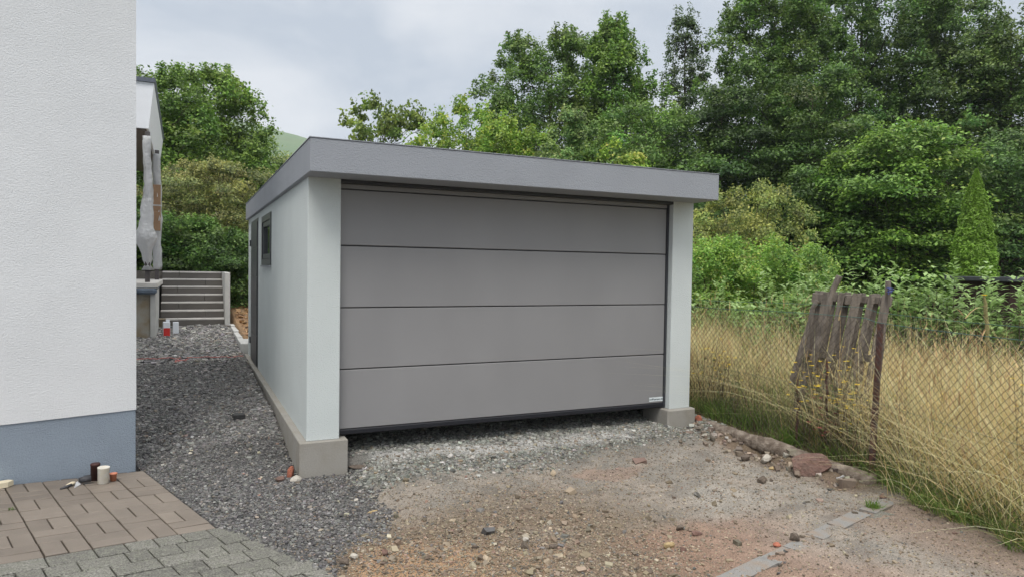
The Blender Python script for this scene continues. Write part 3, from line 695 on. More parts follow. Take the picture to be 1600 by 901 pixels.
p = wallpt(161, 754, 0); lathe('plastic_pot', [(.0, 0), (.036, 0), (.0385, .003), (.042, .118), (.044, .122), (.044, .128), (.040, .13), (.037, .127), (0, .124)], 'pot_white', 'dirty white plastic pot upside down in front of the dark brown cap', 'pot', (p[0], p[1], p[2]), rot=(.02, .04, 0))
p = wallpt(177, 750, 0); lathe('plastic_cup', [(.0, .002), (.022, 0), (.026, .052), (.030, .053), (.030, .060), (.027, .060), (.022, .01), (0, .008)], 'pot_orange', 'small orange plastic cup right of the white pot', 'cup', (p[0], p[1], p[2]), n=22)
# trowel with a dark handle, tools in a heap
p = wallpt(125, 757, 0); tr_ = thing('trowel', 'dark muddy trowel lying on the brown paving left of the pots', 'trowel', tuple(p))
def wl(*pts): return [np.array(p)+np.array([*(E1*-a+E2*c), h]) for a, c, h in pts]
b = MB(); b.tube(wl((.0, -.02, .03), (.04, -.02, .035), (.075, -.02, .035)), [.020, .026, .028], 10); b.build('grip', M['dark_cloth'], tr_, smooth=True)
b = MB(); b.tube(wl((.0, -.02, .03), (-.03, .02, .022), (-.04, .05, .008)), [.006, .005, .004], 6); b.build('shank', M['antr'], tr_, smooth=True)
b = MB(); q = wl((-.015, .0, .03), (-.0, .03, .012), (-.055, .085, .006), (-.03, .02, .03)); b.add(q+[v+np.array([0, 0, .004]) for v in q], [[0, 1, 2, 3], [7, 6, 5, 4], [0, 4, 5, 1], [1, 5, 6, 2], [2, 6, 7, 3], [3, 7, 4, 0]]); b.build('blade', M['plastic'], tr_)
p = wallpt(108, 762, 0); gl = thing('brush', 'small worn brush with pale wooden handle, leftmost in the tool heap', 'brush', tuple(p))
b = MB(); b.tube(wl((-.06, .02, .012), (-.02, .0, .014), (.02, -.02, .02)), [.008, .012, .010], 7); b.build('bristles', M['dark_cloth'], gl, smooth=True)
b = MB(); b.tube(wl((-.01, -.035, .014), (.03, -.055, .018), (.05, -.06, .018)), [.010, .016, .011], 8); b.build('handle', M['cream_board'], gl, smooth=True)
p = wallpt(8, 766, 0); b = MB(); base = [HC+E1*u_+E2*v_ for u_, v_ in ((.86, .055), (.89, .02), (1.30, .02), (1.30, .10), (.90, .10))]
zt = zpav(.95, 0); b.prism([tuple(v) for v in base][::-1], zt+.002, zt+.040); 
o = link('foam_board', b.mesh('foam_board'), M['cream_board'], label='cream coloured foam board piece lying at the foot of the blue plinth', cat='board')
# string across the path
P = []; 
for t in np.linspace(0, 1, 60):
    x = -2.2+2.14*t; y = 5.72-.12*t+.01*math.sin(t*14); P.append([x, y, float(ground(np.array(x), np.array(y)))+.035])
b = MB(); b.tube(P, .006, 5)
th = np.linspace(0, 14, 70); b.tube(np.c_[-.98+.10*np.cos(th)*(.6+.03*th), 5.48+.07*np.sin(th*1.1), float(ground(np.array(-.98), np.array(5.48)))+.03+.01*np.sin(th*3)], .006, 5)
link('string', b.mesh('string'), M['string'], label='pink marking string stretched low across the gravel path', cat='string')
# packaging by the steps
p = atz(266, 524, .08); bx = thing('paint_carton', 'red and white carton standing on gravel at the veranda corner', 'carton', tuple(p)); bx.rotation_euler = (0, 0, .1)
def lbox(name, m, par, *a, **k):
    b = MB(); b.box(*a, **k); return link(name, b.mesh(name), M[m], par)
lbox('carton_body', 'white', bx, -.12, -.005, -.06, .08, 0, .26, bev=.006); lbox('red_label', 'red', bx, -.117, -.008, -.064, -.0605, .0, .15)
lbox('flap', 'white', bx, -.07, -.01, -.02, .04, .262, .30)
p = atz(270, 522, .08); lb = lbox('leaflet_box', 'white', None, -.0, .10, -.03, .06, 0, .235, bev=.004); lb.location = (p[0], p[1], p[2]); lb['label'] = 'bluish white slim box right of the red and white carton'; lb['category'] = 'box'
p = atz(251, 514, .1); lathe('bucket', [(0, 0), (.07, 0), (.09, .2), (.1, .2), (.1, .22), (.088, .22), (.07, .02), (0, .02)], 'concrete_old', 'small grey brown bucket behind the red and white carton', 'bucket', tuple(p))
p = atz(271, 507, .13); b = MB(); b.add([[-.07, 0, 0], [.07, 0, 0], [.0, .0, .16], [0, .04, 0]], T=[[0, 1, 2], [1, 3, 2], [3, 0, 2], [0, 3, 1]]); o = link('stone_shard', b.mesh('stone_shard'), M['concrete_light'], label='pale pointed stone shard leaning on the lowest garden step', cat='stone'); o.location = (p[0], p[1]-.05, p[2])

# ------------------------------------------------------------------ fence, posts, pallet
FA, FB, FC = np.array([4.62, 3.6]), np.array([4.22, -2.03]), np.array([3.74, -3.75])
fn = thing('chain_link_fence', 'rusty chain link fence with green top wires and one rusty post', 'fence', (FB[0], FB[1], -.3))
def fence_pt(s, h):  # s metres from the post towards the far end (negative: towards the camera side)
    if s >= 0: d = (FA-FB)/np.linalg.norm(FA-FB); p = FB+d*s; sag = .03*np.sin(s/5.6*np.pi)
    else: d = (FC-FB)/np.linalg.norm(FC-FB); p = FB-d*s; sag = .02
    zb = -.24+.02*s*.2
    return [p[0]+.012*np.sin(s*3+h*4), p[1], zb+h*(1-sag)]
HF = 1.29; PT = .066; wire = MB(); segs = []
for sgn in (1, -1):
    s = -1.75-HF
    while s < 5.6+HF:
        pts = []
        for h in np.linspace(0, HF, 14):
            q = s+h if sgn > 0 else s+HF-h
            if -1.78 < q < 5.6: pts.append(fence_pt(q, h))
        if len(pts) > 1: segs.append(np.array(pts))
        s += PT
for P in segs: wire.tube(P+rs.normal(0, .0015, P.shape), .0018, 3, False)
wire.build('wire_mesh', M['wire'], fn)
b = MB()
for hh, r_ in ((HF, .0026), (HF+.085, .0018), (.62, .0014)):
    b.tube([fence_pt(s, hh+.01*math.sin(s*2)) for s in np.linspace(-1.78, 5.6, 60)], r_, 4)
b.build('top_wire', M['wire_green'], fn)
b = MB(); b.box(-.021, .021, -.021, .021, -.35, 1.34, M=Matrix.Rotation(.045, 4, 'Y')@Matrix.Rotation(.4, 4, 'Z'), bev=.003)
V_ = b.mesh('post'); o = link('post', V_, M['rust'], fn); o.location = (0, 0, -.02)
def pole(name, a, c, r, m, label, cat, n=9, knots=10):
    a = np.array(a); c = np.array(c); t = np.linspace(0, 1, knots)[:, None]; P = a+(c-a)*t+.006*rs.normal(size=(knots, 3)); R_ = np.linspace(r*1.1, r*.85, knots)*(1+.07*rs.normal(size=knots))
    b = MB(); b.tube(P-a, R_, n); o = link(name, b.mesh(name), M[m], label=label, cat=cat); o.location = a; return o
pole('wooden_stake', at(1360, 720, 5.95), at(1387, 440, 5.80), .026, 'wood_grey', 'grey wooden stake tied behind the rusty fence post', 'stake')
pole('wooden_pole', at(1245, 640, 6.75), at(1311, 430, 6.5), .033, 'wood_grey', 'round weathered pole leaning in front of the pallet', 'pole')
pole('wooden_pole', at(1236, 600, 6.9), at(1277, 468, 6.8), .028, 'wood_grey', 'dark thin pole leaning at the left edge of the pallet', 'pole')
pole('iron_stake', at(1291, 715, 6.3), at(1290, 560, 6.3), .012, 'rust', 'thin rusty iron stake behind the fence below the pallet', 'stake')
pole('iron_stake', at(1244, 690, 6.5), at(1247, 590, 6.5), .011, 'rust', 'thin rusty iron stake left of the pallet foot', 'stake')
b = MB(); th = np.linspace(0, 22, 80); c0 = at(1391, 458, 5.75)
b.tube(np.c_[.022*np.cos(th)+.012*np.sin(th*.37), .022*np.sin(th), .018*np.sin(th*.5)+.03*np.sin(th*.13)], .004, 4)
o = link('cord', b.mesh('cord'), M['bluebag'], label='bundle of blue cord tied at the top of the grey stake', cat='cord'); o.location = c0
pal = thing('pallet', 'weathered grey wooden pallet leaning upright behind the chain link fence', 'pallet', at(1300, 640, 7.0))
A = at(1276, 458, 7.0); B = at(1388, 464, 6.75)    # top corners
A2 = at(1243, 632, 7.15); B2 = at(1350, 636, 6.85)
ex = (B-A); wx = np.linalg.norm(ex); ex /= wx; dn = np.cross(ex, (A2-A)); dn /= np.linalg.norm(dn)
def pboard(name, p0, p1, wdir, wid, th_, m='wood_grey'):
    p0 = np.array(p0); p1 = np.array(p1); b = MB(); V = []
    for p in (p0, p1):
        for sx, sn in ((-1, -1), (1, -1), (1, 1), (-1, 1)): V.append(p+wdir*sx*wid/2+dn*sn*th_/2)
    b.add(V, [[3, 2, 1, 0], [4, 5, 6, 7], [0, 1, 5, 4], [1, 2, 6, 5], [2, 3, 7, 6], [3, 0, 4, 7]]); return b.build(name, M[m], pal)
for k in range(10):
    t = .04+k*.102; j = random.uniform(-.02, .02); t2 = t*1.0+random.uniform(-.03, .03)
    pboard('slat', A+ex*wx*(t+j)+dn*(-.05 if k % 2 else .04)+(A-A2)*.02, A2+(B2-A2)*t2+dn*(-.05 if k % 2 else .04), ex, random.uniform(.05, .085), .02)
dv = (A2-A)/np.linalg.norm(A2-A)
for q in (.035, .62, 1.02):
    pboard('crosspiece', A+dv*q-ex*.02, B+dv*q+ex*.02, dv, .07, .022)
for q in (.03, .5, .97):
    pboard('block', A+ex*wx*q+dv*.0-dn*.0, A+ex*wx*q+dv*.09, ex, .11, .085)

# ------------------------------------------------------------------ grass
def blades(name, x, y, h, w, col, lean=.25, tipcol=None, seg=4, z=None, bend=.6, m='grass', leandir=None, label=None, cat=None):
    n = len(x); a = rs.uniform(0, 2*np.pi, n); ld = rs.uniform(0, 2*np.pi, n) if leandir is None else leandir+rs.normal(0, .8, n)
    le = np.minimum(np.abs(rs.normal(0, lean, n)), lean*1.7); zz = ground(x, y)-.01 if z is None else z
    t = np.linspace(0, 1, seg+1)
    wd = w[:, None]*np.array([1]*(seg)+[.15])[None]*(1-.35*t[None])
    off = h[:, None]*(le[:, None]*t[None]+bend*le[:, None]*t[None]**2.5)
    up = h[:, None]*t[None]*(1-.35*np.minimum(le[:, None], 1.2)*t[None]**2)
    cx = x[:, None]+off*np.cos(ld)[:, None]; cy = y[:, None]+off*np.sin(ld)[:, None]; cz = zz[:, None]+up
    wx = np.cos(a)[:, None]*wd/2; wy = np.sin(a)[:, None]*wd/2
    V = np.stack([np.stack([cx-wx, cy-wy, cz], 2), np.stack([cx+wx, cy+wy, cz], 2)], 2).reshape(n, -1, 3)
    k = np.arange(seg)*2; q = np.stack([k, k+1, k+3, k+2], 1)
    F = (q[None]+(np.arange(n)*(seg+1)*2)[:, None, None]).reshape(-1, 4)
    C = np.repeat(col[:, None, :], (seg+1)*2, 1)
    if tipcol is not None:
        tt = np.repeat(t, 2)[None, :, None]; C = C*(1-tt)+tipcol[:, None, :]*tt
    return link(name, raw_mesh(name, V.reshape(-1, 3), F, C.reshape(-1, 3)), M[m], kind='stuff')
def meadow_xy(n, x0, x1, y0, y1, keep):
    x = rs.uniform(x0, x1, n); y = rs.uniform(y0, y1, n); k = keep(x, y); return x[k], y[k]
def fline(y): return np.interp(y, [FC[1], FB[1], FA[1]], [FC[0], FB[0], FA[0]])
STRAW = [(.74, .57, .28), (.86, .72, .42), (.54, .38, .17), (.42, .42, .17)]
# dry tall grass, thickest near the fence
x, y = meadow_xy(60000, 3.9, 9.5, -4.6, 5.2, lambda x, y: (x > fline(y)+.10) & ((rs.uniform(0, 1, len(x)) < .22) | (x > fline(y)+.95) | (y < -1.75) | (y > -.35)) & (rs.uniform(0, 1, len(x)) < np.clip(1.25-.13*(x-fline(y)), .2, 1)) & (rs.uniform(0, 1, len(x)) < .25+1.6*ss(-.2, .15, fbm(x, y, 2.2, 3, 91))))
h = np.clip(rs.normal(.72, .19, len(x)), .25, 1.3)*(.87+1.2*fbm(x, y, 1.6, 3, 92)+.7*fbm(x, y, 5, 2, 99))
blades('dry_grass', x, y, h, rs.uniform(.0025, .006, len(x)), palette(len(x), STRAW, [4, 3, 3.5, 3], .28), .32, palette(len(x), STRAW, [4, 6, 1, .5], .15))
x2, y2 = meadow_xy(9000, 3.9, 6.5, -4.6, 4.5, lambda x, y: (x > fline(y)+.06+.5*ss(-1.5, -.5, y)))
blades('dry_grass', x2, y2, np.clip(rs.normal(.85, .2, len(x2)), .3, 1.4), rs.uniform(.003, .006, len(x2)), palette(len(x2), STRAW, [3, 5, 1, 1], .15), .65, palette(len(x2), STRAW, [2, 6, 0, 0], .12), bend=.9)
x2, y2 = meadow_xy(13000, 4.0, 8.5, -4.6, 4.5, lambda x, y: (x > fline(y)+.1) & (fbm(x, y, 1.7, 3, 96) > -.05))
blades('green_grass', x2, y2, np.clip(rs.normal(.6, .15, len(x2)), .2, 1), rs.uniform(.004, .007, len(x2)), palette(len(x2), [(.20, .27, .08), (.28, .32, .12)], [1, 1], .15), .3)
# seed heads: short wide tips
k = rs.choice(len(x), 9000, replace=False); xs, ys_ = x[k], y[k]
blades('seed_heads', xs, ys_, rs.uniform(.09, .16, 9000), rs.uniform(.006, .012, 9000), palette(9000, [(.50, .37, .19), (.40, .27, .14)], [1, 1], .15), .5, z=ground(xs, ys_)+h[k]*rs.uniform(.75, 1.0, 9000), seg=3)
# green undergrowth along the fence foot and verge
def gr(n, x0, x1, y0, y1, keep, hh, wd, lean, cols=((.14, .22, .05), (.20, .28, .07), (.10, .16, .04), (.38, .34, .14)), ww=(4, 3, 3, 1), name='green_grass', **k_):
    x, y = meadow_xy(n, x0, x1, y0, y1, keep); h = np.clip(rs.normal(hh, hh*.3, len(x)), .03, 2)
    return blades(name, x, y, h, rs.uniform(wd*.6, wd*1.3, len(x)), palette(len(x), cols, ww, .2), lean, **k_)
gr(26000, 3.9, 5.6, -4.2, 3.6, lambda x, y: (x > fline(y)-.05-.1*fbm(x, y, 3, 3, 5)) & (x < fline(y)+1.0) & (rs.uniform(0, 1, len(x)) < .25+ss(-.1, .2, fbm(x, y, 1.5, 3, 93))), .19, .006, .6)
x, y = meadow_xy(2600, 4.1, 5.3, -2.3, 3.4, lambda x, y: (x > fline(y)+.02) & (x < fline(y)+.6) & (fbm(x, y, 1.8, 3, 98) > -.12))
blades('dead_stems', x, y, np.clip(rs.normal(.6, .2, len(x)), .2, 1.05), rs.uniform(.003, .005, len(x)), palette(len(x), [(.12, .08, .05), (.20, .14, .08), (.10, .11, .05)], [3, 2, 2], .2), .35)
# verge in front of the fence on the right, bending over the dirt
gr(9000, 3.3, 4.6, -4.3, -2.15, lambda x, y: (x > fline(y)-.06+.25*fbm(x, y, 2.5, 3, 6)+.2*ss(-2.5, -2.2, y)) & (x < fline(y)+.3), .16, .0065, .7, bend=1.0, cols=((.16, .25, .06), (.22, .30, .08), (.12, .19, .05), (.42, .38, .16)), ww=(4, 3, 2, 2.5))
gr(420, 3.0, 4.3, -4.2, -2.3, lambda x, y: (x > fline(y)-.10) & (x < fline(y)+.25), .5, .004, .7, cols=STRAW, ww=(1, 2, 1, 0), name='dry_grass', leandir=math.pi*1.1, bend=.9)
gr(16000, 7.5, 15, -4, 6, lambda x, y: fbm(x, y, .7, 3, 94) > -.12, .32, .010, .4)
# tufts on the dirt
for cx, cy, n, hh, rr in ((*rp(1365, 795, -.3), 160, .07, .035), (*rp(1395, 762, -.3), 220, .15, .07), (*rp(1235, 700, -.26), 260, .16, .12), (*rp(1130, 655, -.24), 500, .22, .2), (*rp(1180, 670, -.24), 500, .22, .2), (*rp(1500, 800, -.3), 240, .10, .14)):
    x = cx+rs.normal(0, rr*.5, n); y = cy+rs.normal(0, rr*.5, n); h = np.clip(rs.normal(hh, hh*.25, n), .02, .4)
    blades('grass_tuft', x, y, h, rs.uniform(.003, .006, n), palette(n, [(.14, .24, .04), (.10, .18, .035), (.20, .26, .07)], [3, 3, 1], .15), .5)
o = bpy.data.objects.get('grass_tuft')
x = np.array([wallpt(17, 796, 0)[0]]*14)+rs.normal(0, .012, 14); y = np.array([wallpt(17, 796, 0)[1]]*14)+rs.normal(0, .008, 14)
blades('moss_tuft', x, y, np.full(14, .02), np.full(14, .006), palette(14, [(.12, .2, .04)], [1]), 1.2, z=np.full(14, zpav(.95, .7)))
# leaf litter behind the garage
x, y = meadow_xy(5000, .0, 4.5, 6.4, 15, lambda x, y: x > .05)
chips('leaf_litter', x, y, rs.uniform(.04, .10, len(x)), palette(len(x), [(.33, .19, .09), (.42, .27, .13), (.20, .12, .06)], [2, 2, 1]), lift=.3, flat=.15)

# ------------------------------------------------------------------ leaves, trees and bushes
def leaf_cards(P, size, col, updir=.5, outward=None, aspect=.62):
    """folded leaf of two triangles-quads: 4 verts diamond bent along its midrib"""
    n = len(P); nrm = rs.normal(size=(n, 3)); nrm[:, 2] += updir*2
    if outward is not None: nrm += outward*1.3
    nrm /= np.linalg.norm(nrm, axis=1)[:, None]
    a = np.cross(nrm, rs.normal(size=(n, 3))); a /= np.linalg.norm(a, axis=1)[:, None]; b_ = np.cross(nrm, a)
    L_ = size[:, None]; Wd = L_*aspect
    V = np.stack([P-a*L_*.5, P+b_*Wd*.5+nrm*L_*.08, P+a*L_*.5, P-b_*Wd*.5+nrm*L_*.08], 1)
    F = (np.array([[0, 1, 2, 3]])+(np.arange(n)*4)[:, None])
    return V.reshape(-1, 3), F, np.repeat(col, 4, 0)
def crown_mesh(rx, ry, z0, z1, nspray, nleaf, lsize, col, var=.18, spray=(.75, .42), prof='dome', seed=0, gap=.0, up=.55, tip=None, lean=(0, 0)):
    """clumps of leaves spread through a crown; returns mesh + spray centres"""
    global rs
    keep = rs; rs = np.random.RandomState(seed)
    H = z1-z0; t = rs.uniform(0, 1, nspray)**.95
    if prof == 'dome': rad = np.sqrt(np.clip(1-(np.abs(t-.42)/.60)**2.6, 0, 1))
    elif prof == 'cone': rad = (1-t)**.62*np.minimum(1, .55+t*2.2)
    elif prof == 'column': rad = np.clip(1-t**3, 0, 1)**.7*np.minimum(1, .7+t*2)
    else: rad = np.sqrt(np.clip(1-t**2.4, 0, 1))
    rad = np.maximum(rad, .04)
    az = rs.uniform(0, 2*np.pi, nspray)
    lob = 1+.22*np.sin(az*3+seed)*np.sin(t*7+seed)+.14*rs.normal(size=nspray)
    rr = rad*(rs.uniform(0, 1, nspray)**.38)*lob
    C = np.c_[rx*rr*np.cos(az)+lean[0]*t*H, ry*rr*np.sin(az)+lean[1]*t*H, z0+t*H]
    # uneven outline: some clumps drop out
    if gap > 0:
        k = (vn(C[:, 0]*1.1+7, C[:, 2]*.9, seed)*.6+vn(C[:, 1]*1.1+3, C[:, 2]*.9, seed+3)*.4) > gap; C = C[k]; rr = rr[k]; az = az[k]; t = t[k]
    ns = len(C); sr = spray[0]*rs.uniform(.55, 1.25, ns)*(1-.45*t); sv = spray[1]*rs.uniform(.6, 1.2, ns)
    out = np.c_[np.cos(az), np.sin(az), np.full(ns, .35)]
    idx = np.repeat(np.arange(ns), nleaf); n = len(idx)
    # leaves sit on the upper, outer shell of each clump, a few hang inside
    d = rs.normal(size=(n, 3)); d[:, 2] = np.abs(d[:, 2])*1.1-.22; d += out[idx]*.55
    d /= np.linalg.norm(d, axis=1)[:, None]
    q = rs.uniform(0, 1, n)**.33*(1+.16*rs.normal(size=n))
    P = C[idx]+d*(q[:, None])*np.c_[sr[idx], sr[idx], sv[idx]]
    core = rs.uniform(0, 1, n) < .14; nc = core.sum(); ca_, cr_ = rs.uniform(0, 2*np.pi, nc), rs.uniform(0, .62, nc)**.6
    tc_ = rs.uniform(.05, .85, nc); P[core] = np.c_[rx*cr_*np.cos(ca_)*(1-tc_*.6)+lean[0]*tc_*H, ry*cr_*np.sin(ca_)*(1-tc_*.6)+lean[1]*tc_*H, z0+tc_*H]
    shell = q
    # plume tips stick up
    if tip:
        k = rs.uniform(0, 1, n) < .22; P[k] = C[idx[k]]+out[idx[k]]*(sr[idx[k]]*.5)[:, None]+np.c_[rs.normal(0, .07, k.sum()), rs.normal(0, .07, k.sum()), rs.uniform(0, tip, k.sum())]
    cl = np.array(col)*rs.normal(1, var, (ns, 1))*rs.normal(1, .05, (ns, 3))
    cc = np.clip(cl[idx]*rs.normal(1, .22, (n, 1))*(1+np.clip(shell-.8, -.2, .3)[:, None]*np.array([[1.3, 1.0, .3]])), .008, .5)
    sz = lsize*rs.uniform(.6, 1.3, n)
    V, F, Cc = leaf_cards(P, sz, cc, up, d*.9)
    me = raw_mesh('crown', V, F, Cc); rs = keep
    return me, C
def limbs(b, C, n, base, h, r, seed=0):
    r3 = np.random.RandomState(seed)
    for k in r3.choice(len(C), min(n, len(C)), replace=False):
        c = C[k]; z = max(base+.2, min(c[2]-.35*np.hypot(c[0], c[1])-.2, h*.9))
        s = np.array([0, 0, z]); m_ = (s+c)/2+np.array([0, 0, -.12*np.linalg.norm(c-s)])+r3.normal(0, .06, 3)
        P = np.array([s, (s+m_)/2, m_, (m_+c)/2+.03*r3.normal(size=3), c]); rr = r*(1-z/h*.75)*.42
        b.tube(P, np.linspace(rr, .008, 5), 4, False)
LABELS = set()
def tree(name, pos, hgt, rx, base, label, cat='tree', col=(.055, .10, .028), nspray=260, nleaf=120, ls=.12, tr=.16, nl=40, group=None, copies=None, multi=False, **k):
    x, y = pos[:2]; z = float(height(np.array(x), np.array(y)))-.05
    t = thing(name, label, cat, (x, y, z), group)
    col = (col[0]*2.45, col[1]*2.3, col[2]*1.7); k.setdefault('spray', (.95, .50))
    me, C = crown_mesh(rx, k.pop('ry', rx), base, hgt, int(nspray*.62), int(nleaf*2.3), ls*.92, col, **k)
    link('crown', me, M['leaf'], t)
    b = MB(); sd_ = k.get('seed', 0); lean = k.get('lean', (0, 0)); zz = np.linspace(0, hgt*.93, 9)
    if multi:
        r3 = np.random.RandomState(sd_)
        for j in range(multi):
            c = C[r3.randint(len(C))]*np.array([.8, .8, 1]); b.tube([[r3.normal(0, .05), r3.normal(0, .05), -.1], [c[0]*.35, c[1]*.35, c[2]*.5], c], [tr, tr*.7, .006], 5, False)
    else:
        b.tube(np.c_[.08*np.sin(zz*.7+sd_)+lean[0]*zz, .08*np.cos(zz*.6+sd_)+lean[1]*zz, zz-.2], np.linspace(tr, tr*.12, 9), 8, False)
        limbs(b, C, nl, base, hgt, tr, sd_)
    link('trunk', b.mesh('trunk', True), M['bark'], t)
    return t
def top(px, py, d):     # crown top seen at this pixel from distance d -> (x, y), height above ground there
    p = at(px, py, d); return (p[0], p[1]), p[2]-float(height(np.array(p[0]), np.array(p[1])))
ALD = dict(ls=.135, tip=.55, prof='cone')
def T(name, px, py, d, rx, base, label, **k):
    pos, h = top(px, py, d); return tree(name, pos, h, rx, base, label, **k)
# tall alders on the right, back row
T('tree', 862, 62, 31, 3.5, 1.5, 'broad mid green tree above the middle of the garage roof, left one of the pair', col=(.055, .098, .028), nspray=430, nleaf=125, seed=1, prof='dome', ls=.14, tip=.6, tr=.2)
T('tree', 958, 42, 29, 3.5, 1.5, 'tall green tree above the garage roof, right one of the pair with pointed top', col=(.065, .118, .03), nspray=430, nleaf=125, seed=2, prof='cone', ls=.14, tip=.8, tr=.2)
T('tree', 1072, 26, 32, 2.5, 2, 'slender loose crowned dark tree with sky showing through its leaves', col=(.035, .058, .026), nspray=270, nleaf=65, seed=3, prof='cone', ls=.13, tip=.9, gap=.36, spray=(.6, .4), tr=.17, nl=70)
T('tree', 1212, -10, 27, 2.7, 1.5, 'huge dark green tree directly right of the loose crowned slender tree', col=(.048, .088, .026), nspray=520, nleaf=130, seed=4, prof='dome', ls=.13, tip=.6, tr=.24)
T('tree', 1350, -34, 29, 3.7, 1.5, 'widest dark tree in the middle of the tall row on the right', col=(.042, .080, .027), nspray=620, nleaf=130, seed=5, prof='dome', ls=.135, tip=.7, tr=.24)
T('tree', 1480, -8, 27, 2.7, 1.5, 'tall greyish green tree with a fine airy top near the right edge', col=(.055, .094, .036), nspray=520, nleaf=125, seed=6, prof='dome', ls=.13, tip=.8, tr=.22)
T('tree', 1585, 62, 25, 2.3, 1.2, 'tall tree with lighter leaves cut by the right edge of the photo', col=(.062, .105, .038), nspray=400, nleaf=120, seed=7, prof='dome', ls=.125, tip=.6, tr=.2)
T('tree', 1130, 150, 25, 2.3, 1, 'shorter very dark tree filling the gap beyond the right end of the garage roof', col=(.030, .058, .022), nspray=260, nleaf=120, seed=8, prof='dome', ls=.125, tr=.16)
T('tree', 1270, 120, 24, 2.4, 1, 'shorter dark tree in front of the tallest trees, right of the roof end', col=(.042, .080, .026), nspray=260, nleaf=120, seed=9, prof='dome', ls=.12, tr=.16)
T('tree', 1405, 205, 20, 1.95, .6, 'lower bright leaved maple in front of the dark trees, left of the conifer', col=(.072, .135, .034), nspray=280, nleaf=105, seed=10, prof='dome', ls=.125, tr=.14, up=.9)
T('tree', 1575, 220, 20, 2.0, .6, 'lower light green tree behind the conifer at the right edge', col=(.045, .085, .032), nspray=220, nleaf=105, seed=11, prof='dome', ls=.115, tr=.13)
T('tree', 1010, 175, 24, 2.6, .8, 'shorter green tree whose crown rests just above the right part of the garage roof', col=(.055, .105, .03), nspray=220, nleaf=115, seed=12, prof='dome', ls=.12, tr=.14)
T('tree', 1330, 250, 21.5, 2.3, .4, 'low dark green tree between the maple and the olive shrub', col=(.038, .075, .024), nspray=240, nleaf=110, seed=13, prof='dome', ls=.12, tr=.14)
T('tree', 790, 160, 28, 1.9, 1.2, 'small tree at the left flank of the pair above the garage roof', col=(.055, .10, .03), nspray=150, nleaf=110, seed=14, prof='cone', ls=.13, tip=.5, tr=.13)
T('tree', 1720, 90, 26, 2.4, 1.2, 'tall tree beyond the right edge', col=(.05, .09, .032), nspray=200, nleaf=100, seed=15, prof='column', ls=.15, tr=.2)
# lower things behind the garage
T('tree', 598, 156, 22, 1.45, 1.2, 'small feathery tree standing alone above the left part of the garage roof', col=(.08, .12, .036), nspray=170, nleaf=60, seed=21, prof='dome', ls=.13, tip=.5, gap=.3, tr=.07, spray=(.45, .3), up=.1)
T('bush', 735, 176, 21, 2.1, .8, 'yellowish green bush with bright tips just above the garage roof', cat='bush', col=(.10, .17, .033), nspray=270, nleaf=85, seed=22, prof='dome', ls=.10, tip=.5, tr=.05, spray=(.5, .35), up=.2, multi=8)
T('bush', 810, 205, 20, 1.7, .8, 'olive green bush with yellow tips right of the brightest yellowish one', cat='bush', col=(.085, .145, .032), nspray=190, nleaf=80, seed=23, prof='dome', ls=.10, tip=.35, tr=.05, spray=(.45, .3), multi=7)
T('bush', 893, 184, 19, .95, 1.5, 'rounded silvery green bush rising over the middle of the garage roof', cat='bush', col=(.095, .16, .075), nspray=110, nleaf=90, seed=24, prof='dome', ls=.10, tr=.05, spray=(.4, .35), multi=6)
T('bush', 960, 232, 19, 1.3, 1, 'light green bush right of the silvery one above the garage roof', cat='bush', col=(.12, .19, .04), nspray=100, nleaf=85, seed=25, prof='dome', ls=.10, tr=.05, spray=(.45, .3), multi=6)
# left group behind the steps
T('tree', 318, 122, 25, 2.25, 1.5, 'large spreading mid green tree behind the garden steps', col=(.072, .125, .032), nspray=330, nleaf=115, seed=31, prof='dome', ls=.13, tip=.5, gap=.18, tr=.2)
T('tree', 250, 130, 23, 1.9, 1.5, 'green tree partly hidden behind the veranda roof', col=(.062, .112, .03), nspray=200, nleaf=110, seed=32, prof='dome', ls=.125, tip=.5, tr=.15)
T('tree', 392, 212, 25.5, 1.05, 1.0, 'lower right shoulder tree next to the far hill', col=(.075, .125, .038), nspray=150, nleaf=100, seed=33, prof='dome', ls=.12, tr=.12)
T('tree', 437, 246, 30, .6, .5, 'small pale grey green tree right in front of the far hill', col=(.11, .145, .07), nspray=70, nleaf=80, seed=34, prof='dome', ls=.11, tr=.08)
T('bush', 335, 262, 19.5, 1.7, .3, 'large greyish olive bush with fine leaves between the tall tree and the hedge', cat='bush', col=(.105, .125, .062), nspray=260, nleaf=110, seed=35, prof='dome', ls=.075, tr=.05, spray=(.5, .35), multi=10)
T('bush', 285, 348, 17.6, 1.3, -.3, 'dark glossy green bush directly behind the top step', cat='bush', col=(.055, .105, .036), nspray=200, nleaf=100, seed=36, prof='dome', ls=.085, tr=.03, spray=(.45, .35), multi=8)
T('bush', 365, 372, 17, 1.2, -.4, 'dark green bush behind the garage corner and the leaf covered ground', cat='bush', col=(.042, .085, .03), nspray=170, nleaf=100, seed=37, prof='dome', ls=.085, tr=.03, spray=(.45, .35), multi=8)
T('bush', 225, 340, 17.5, 1.3, -.4, 'dark bush seen between the wrapped veranda posts', cat='bush', col=(.045, .09, .032), nspray=150, nleaf=95, seed=38, prof='dome', ls=.09, tr=.03, spray=(.45, .35), multi=8)
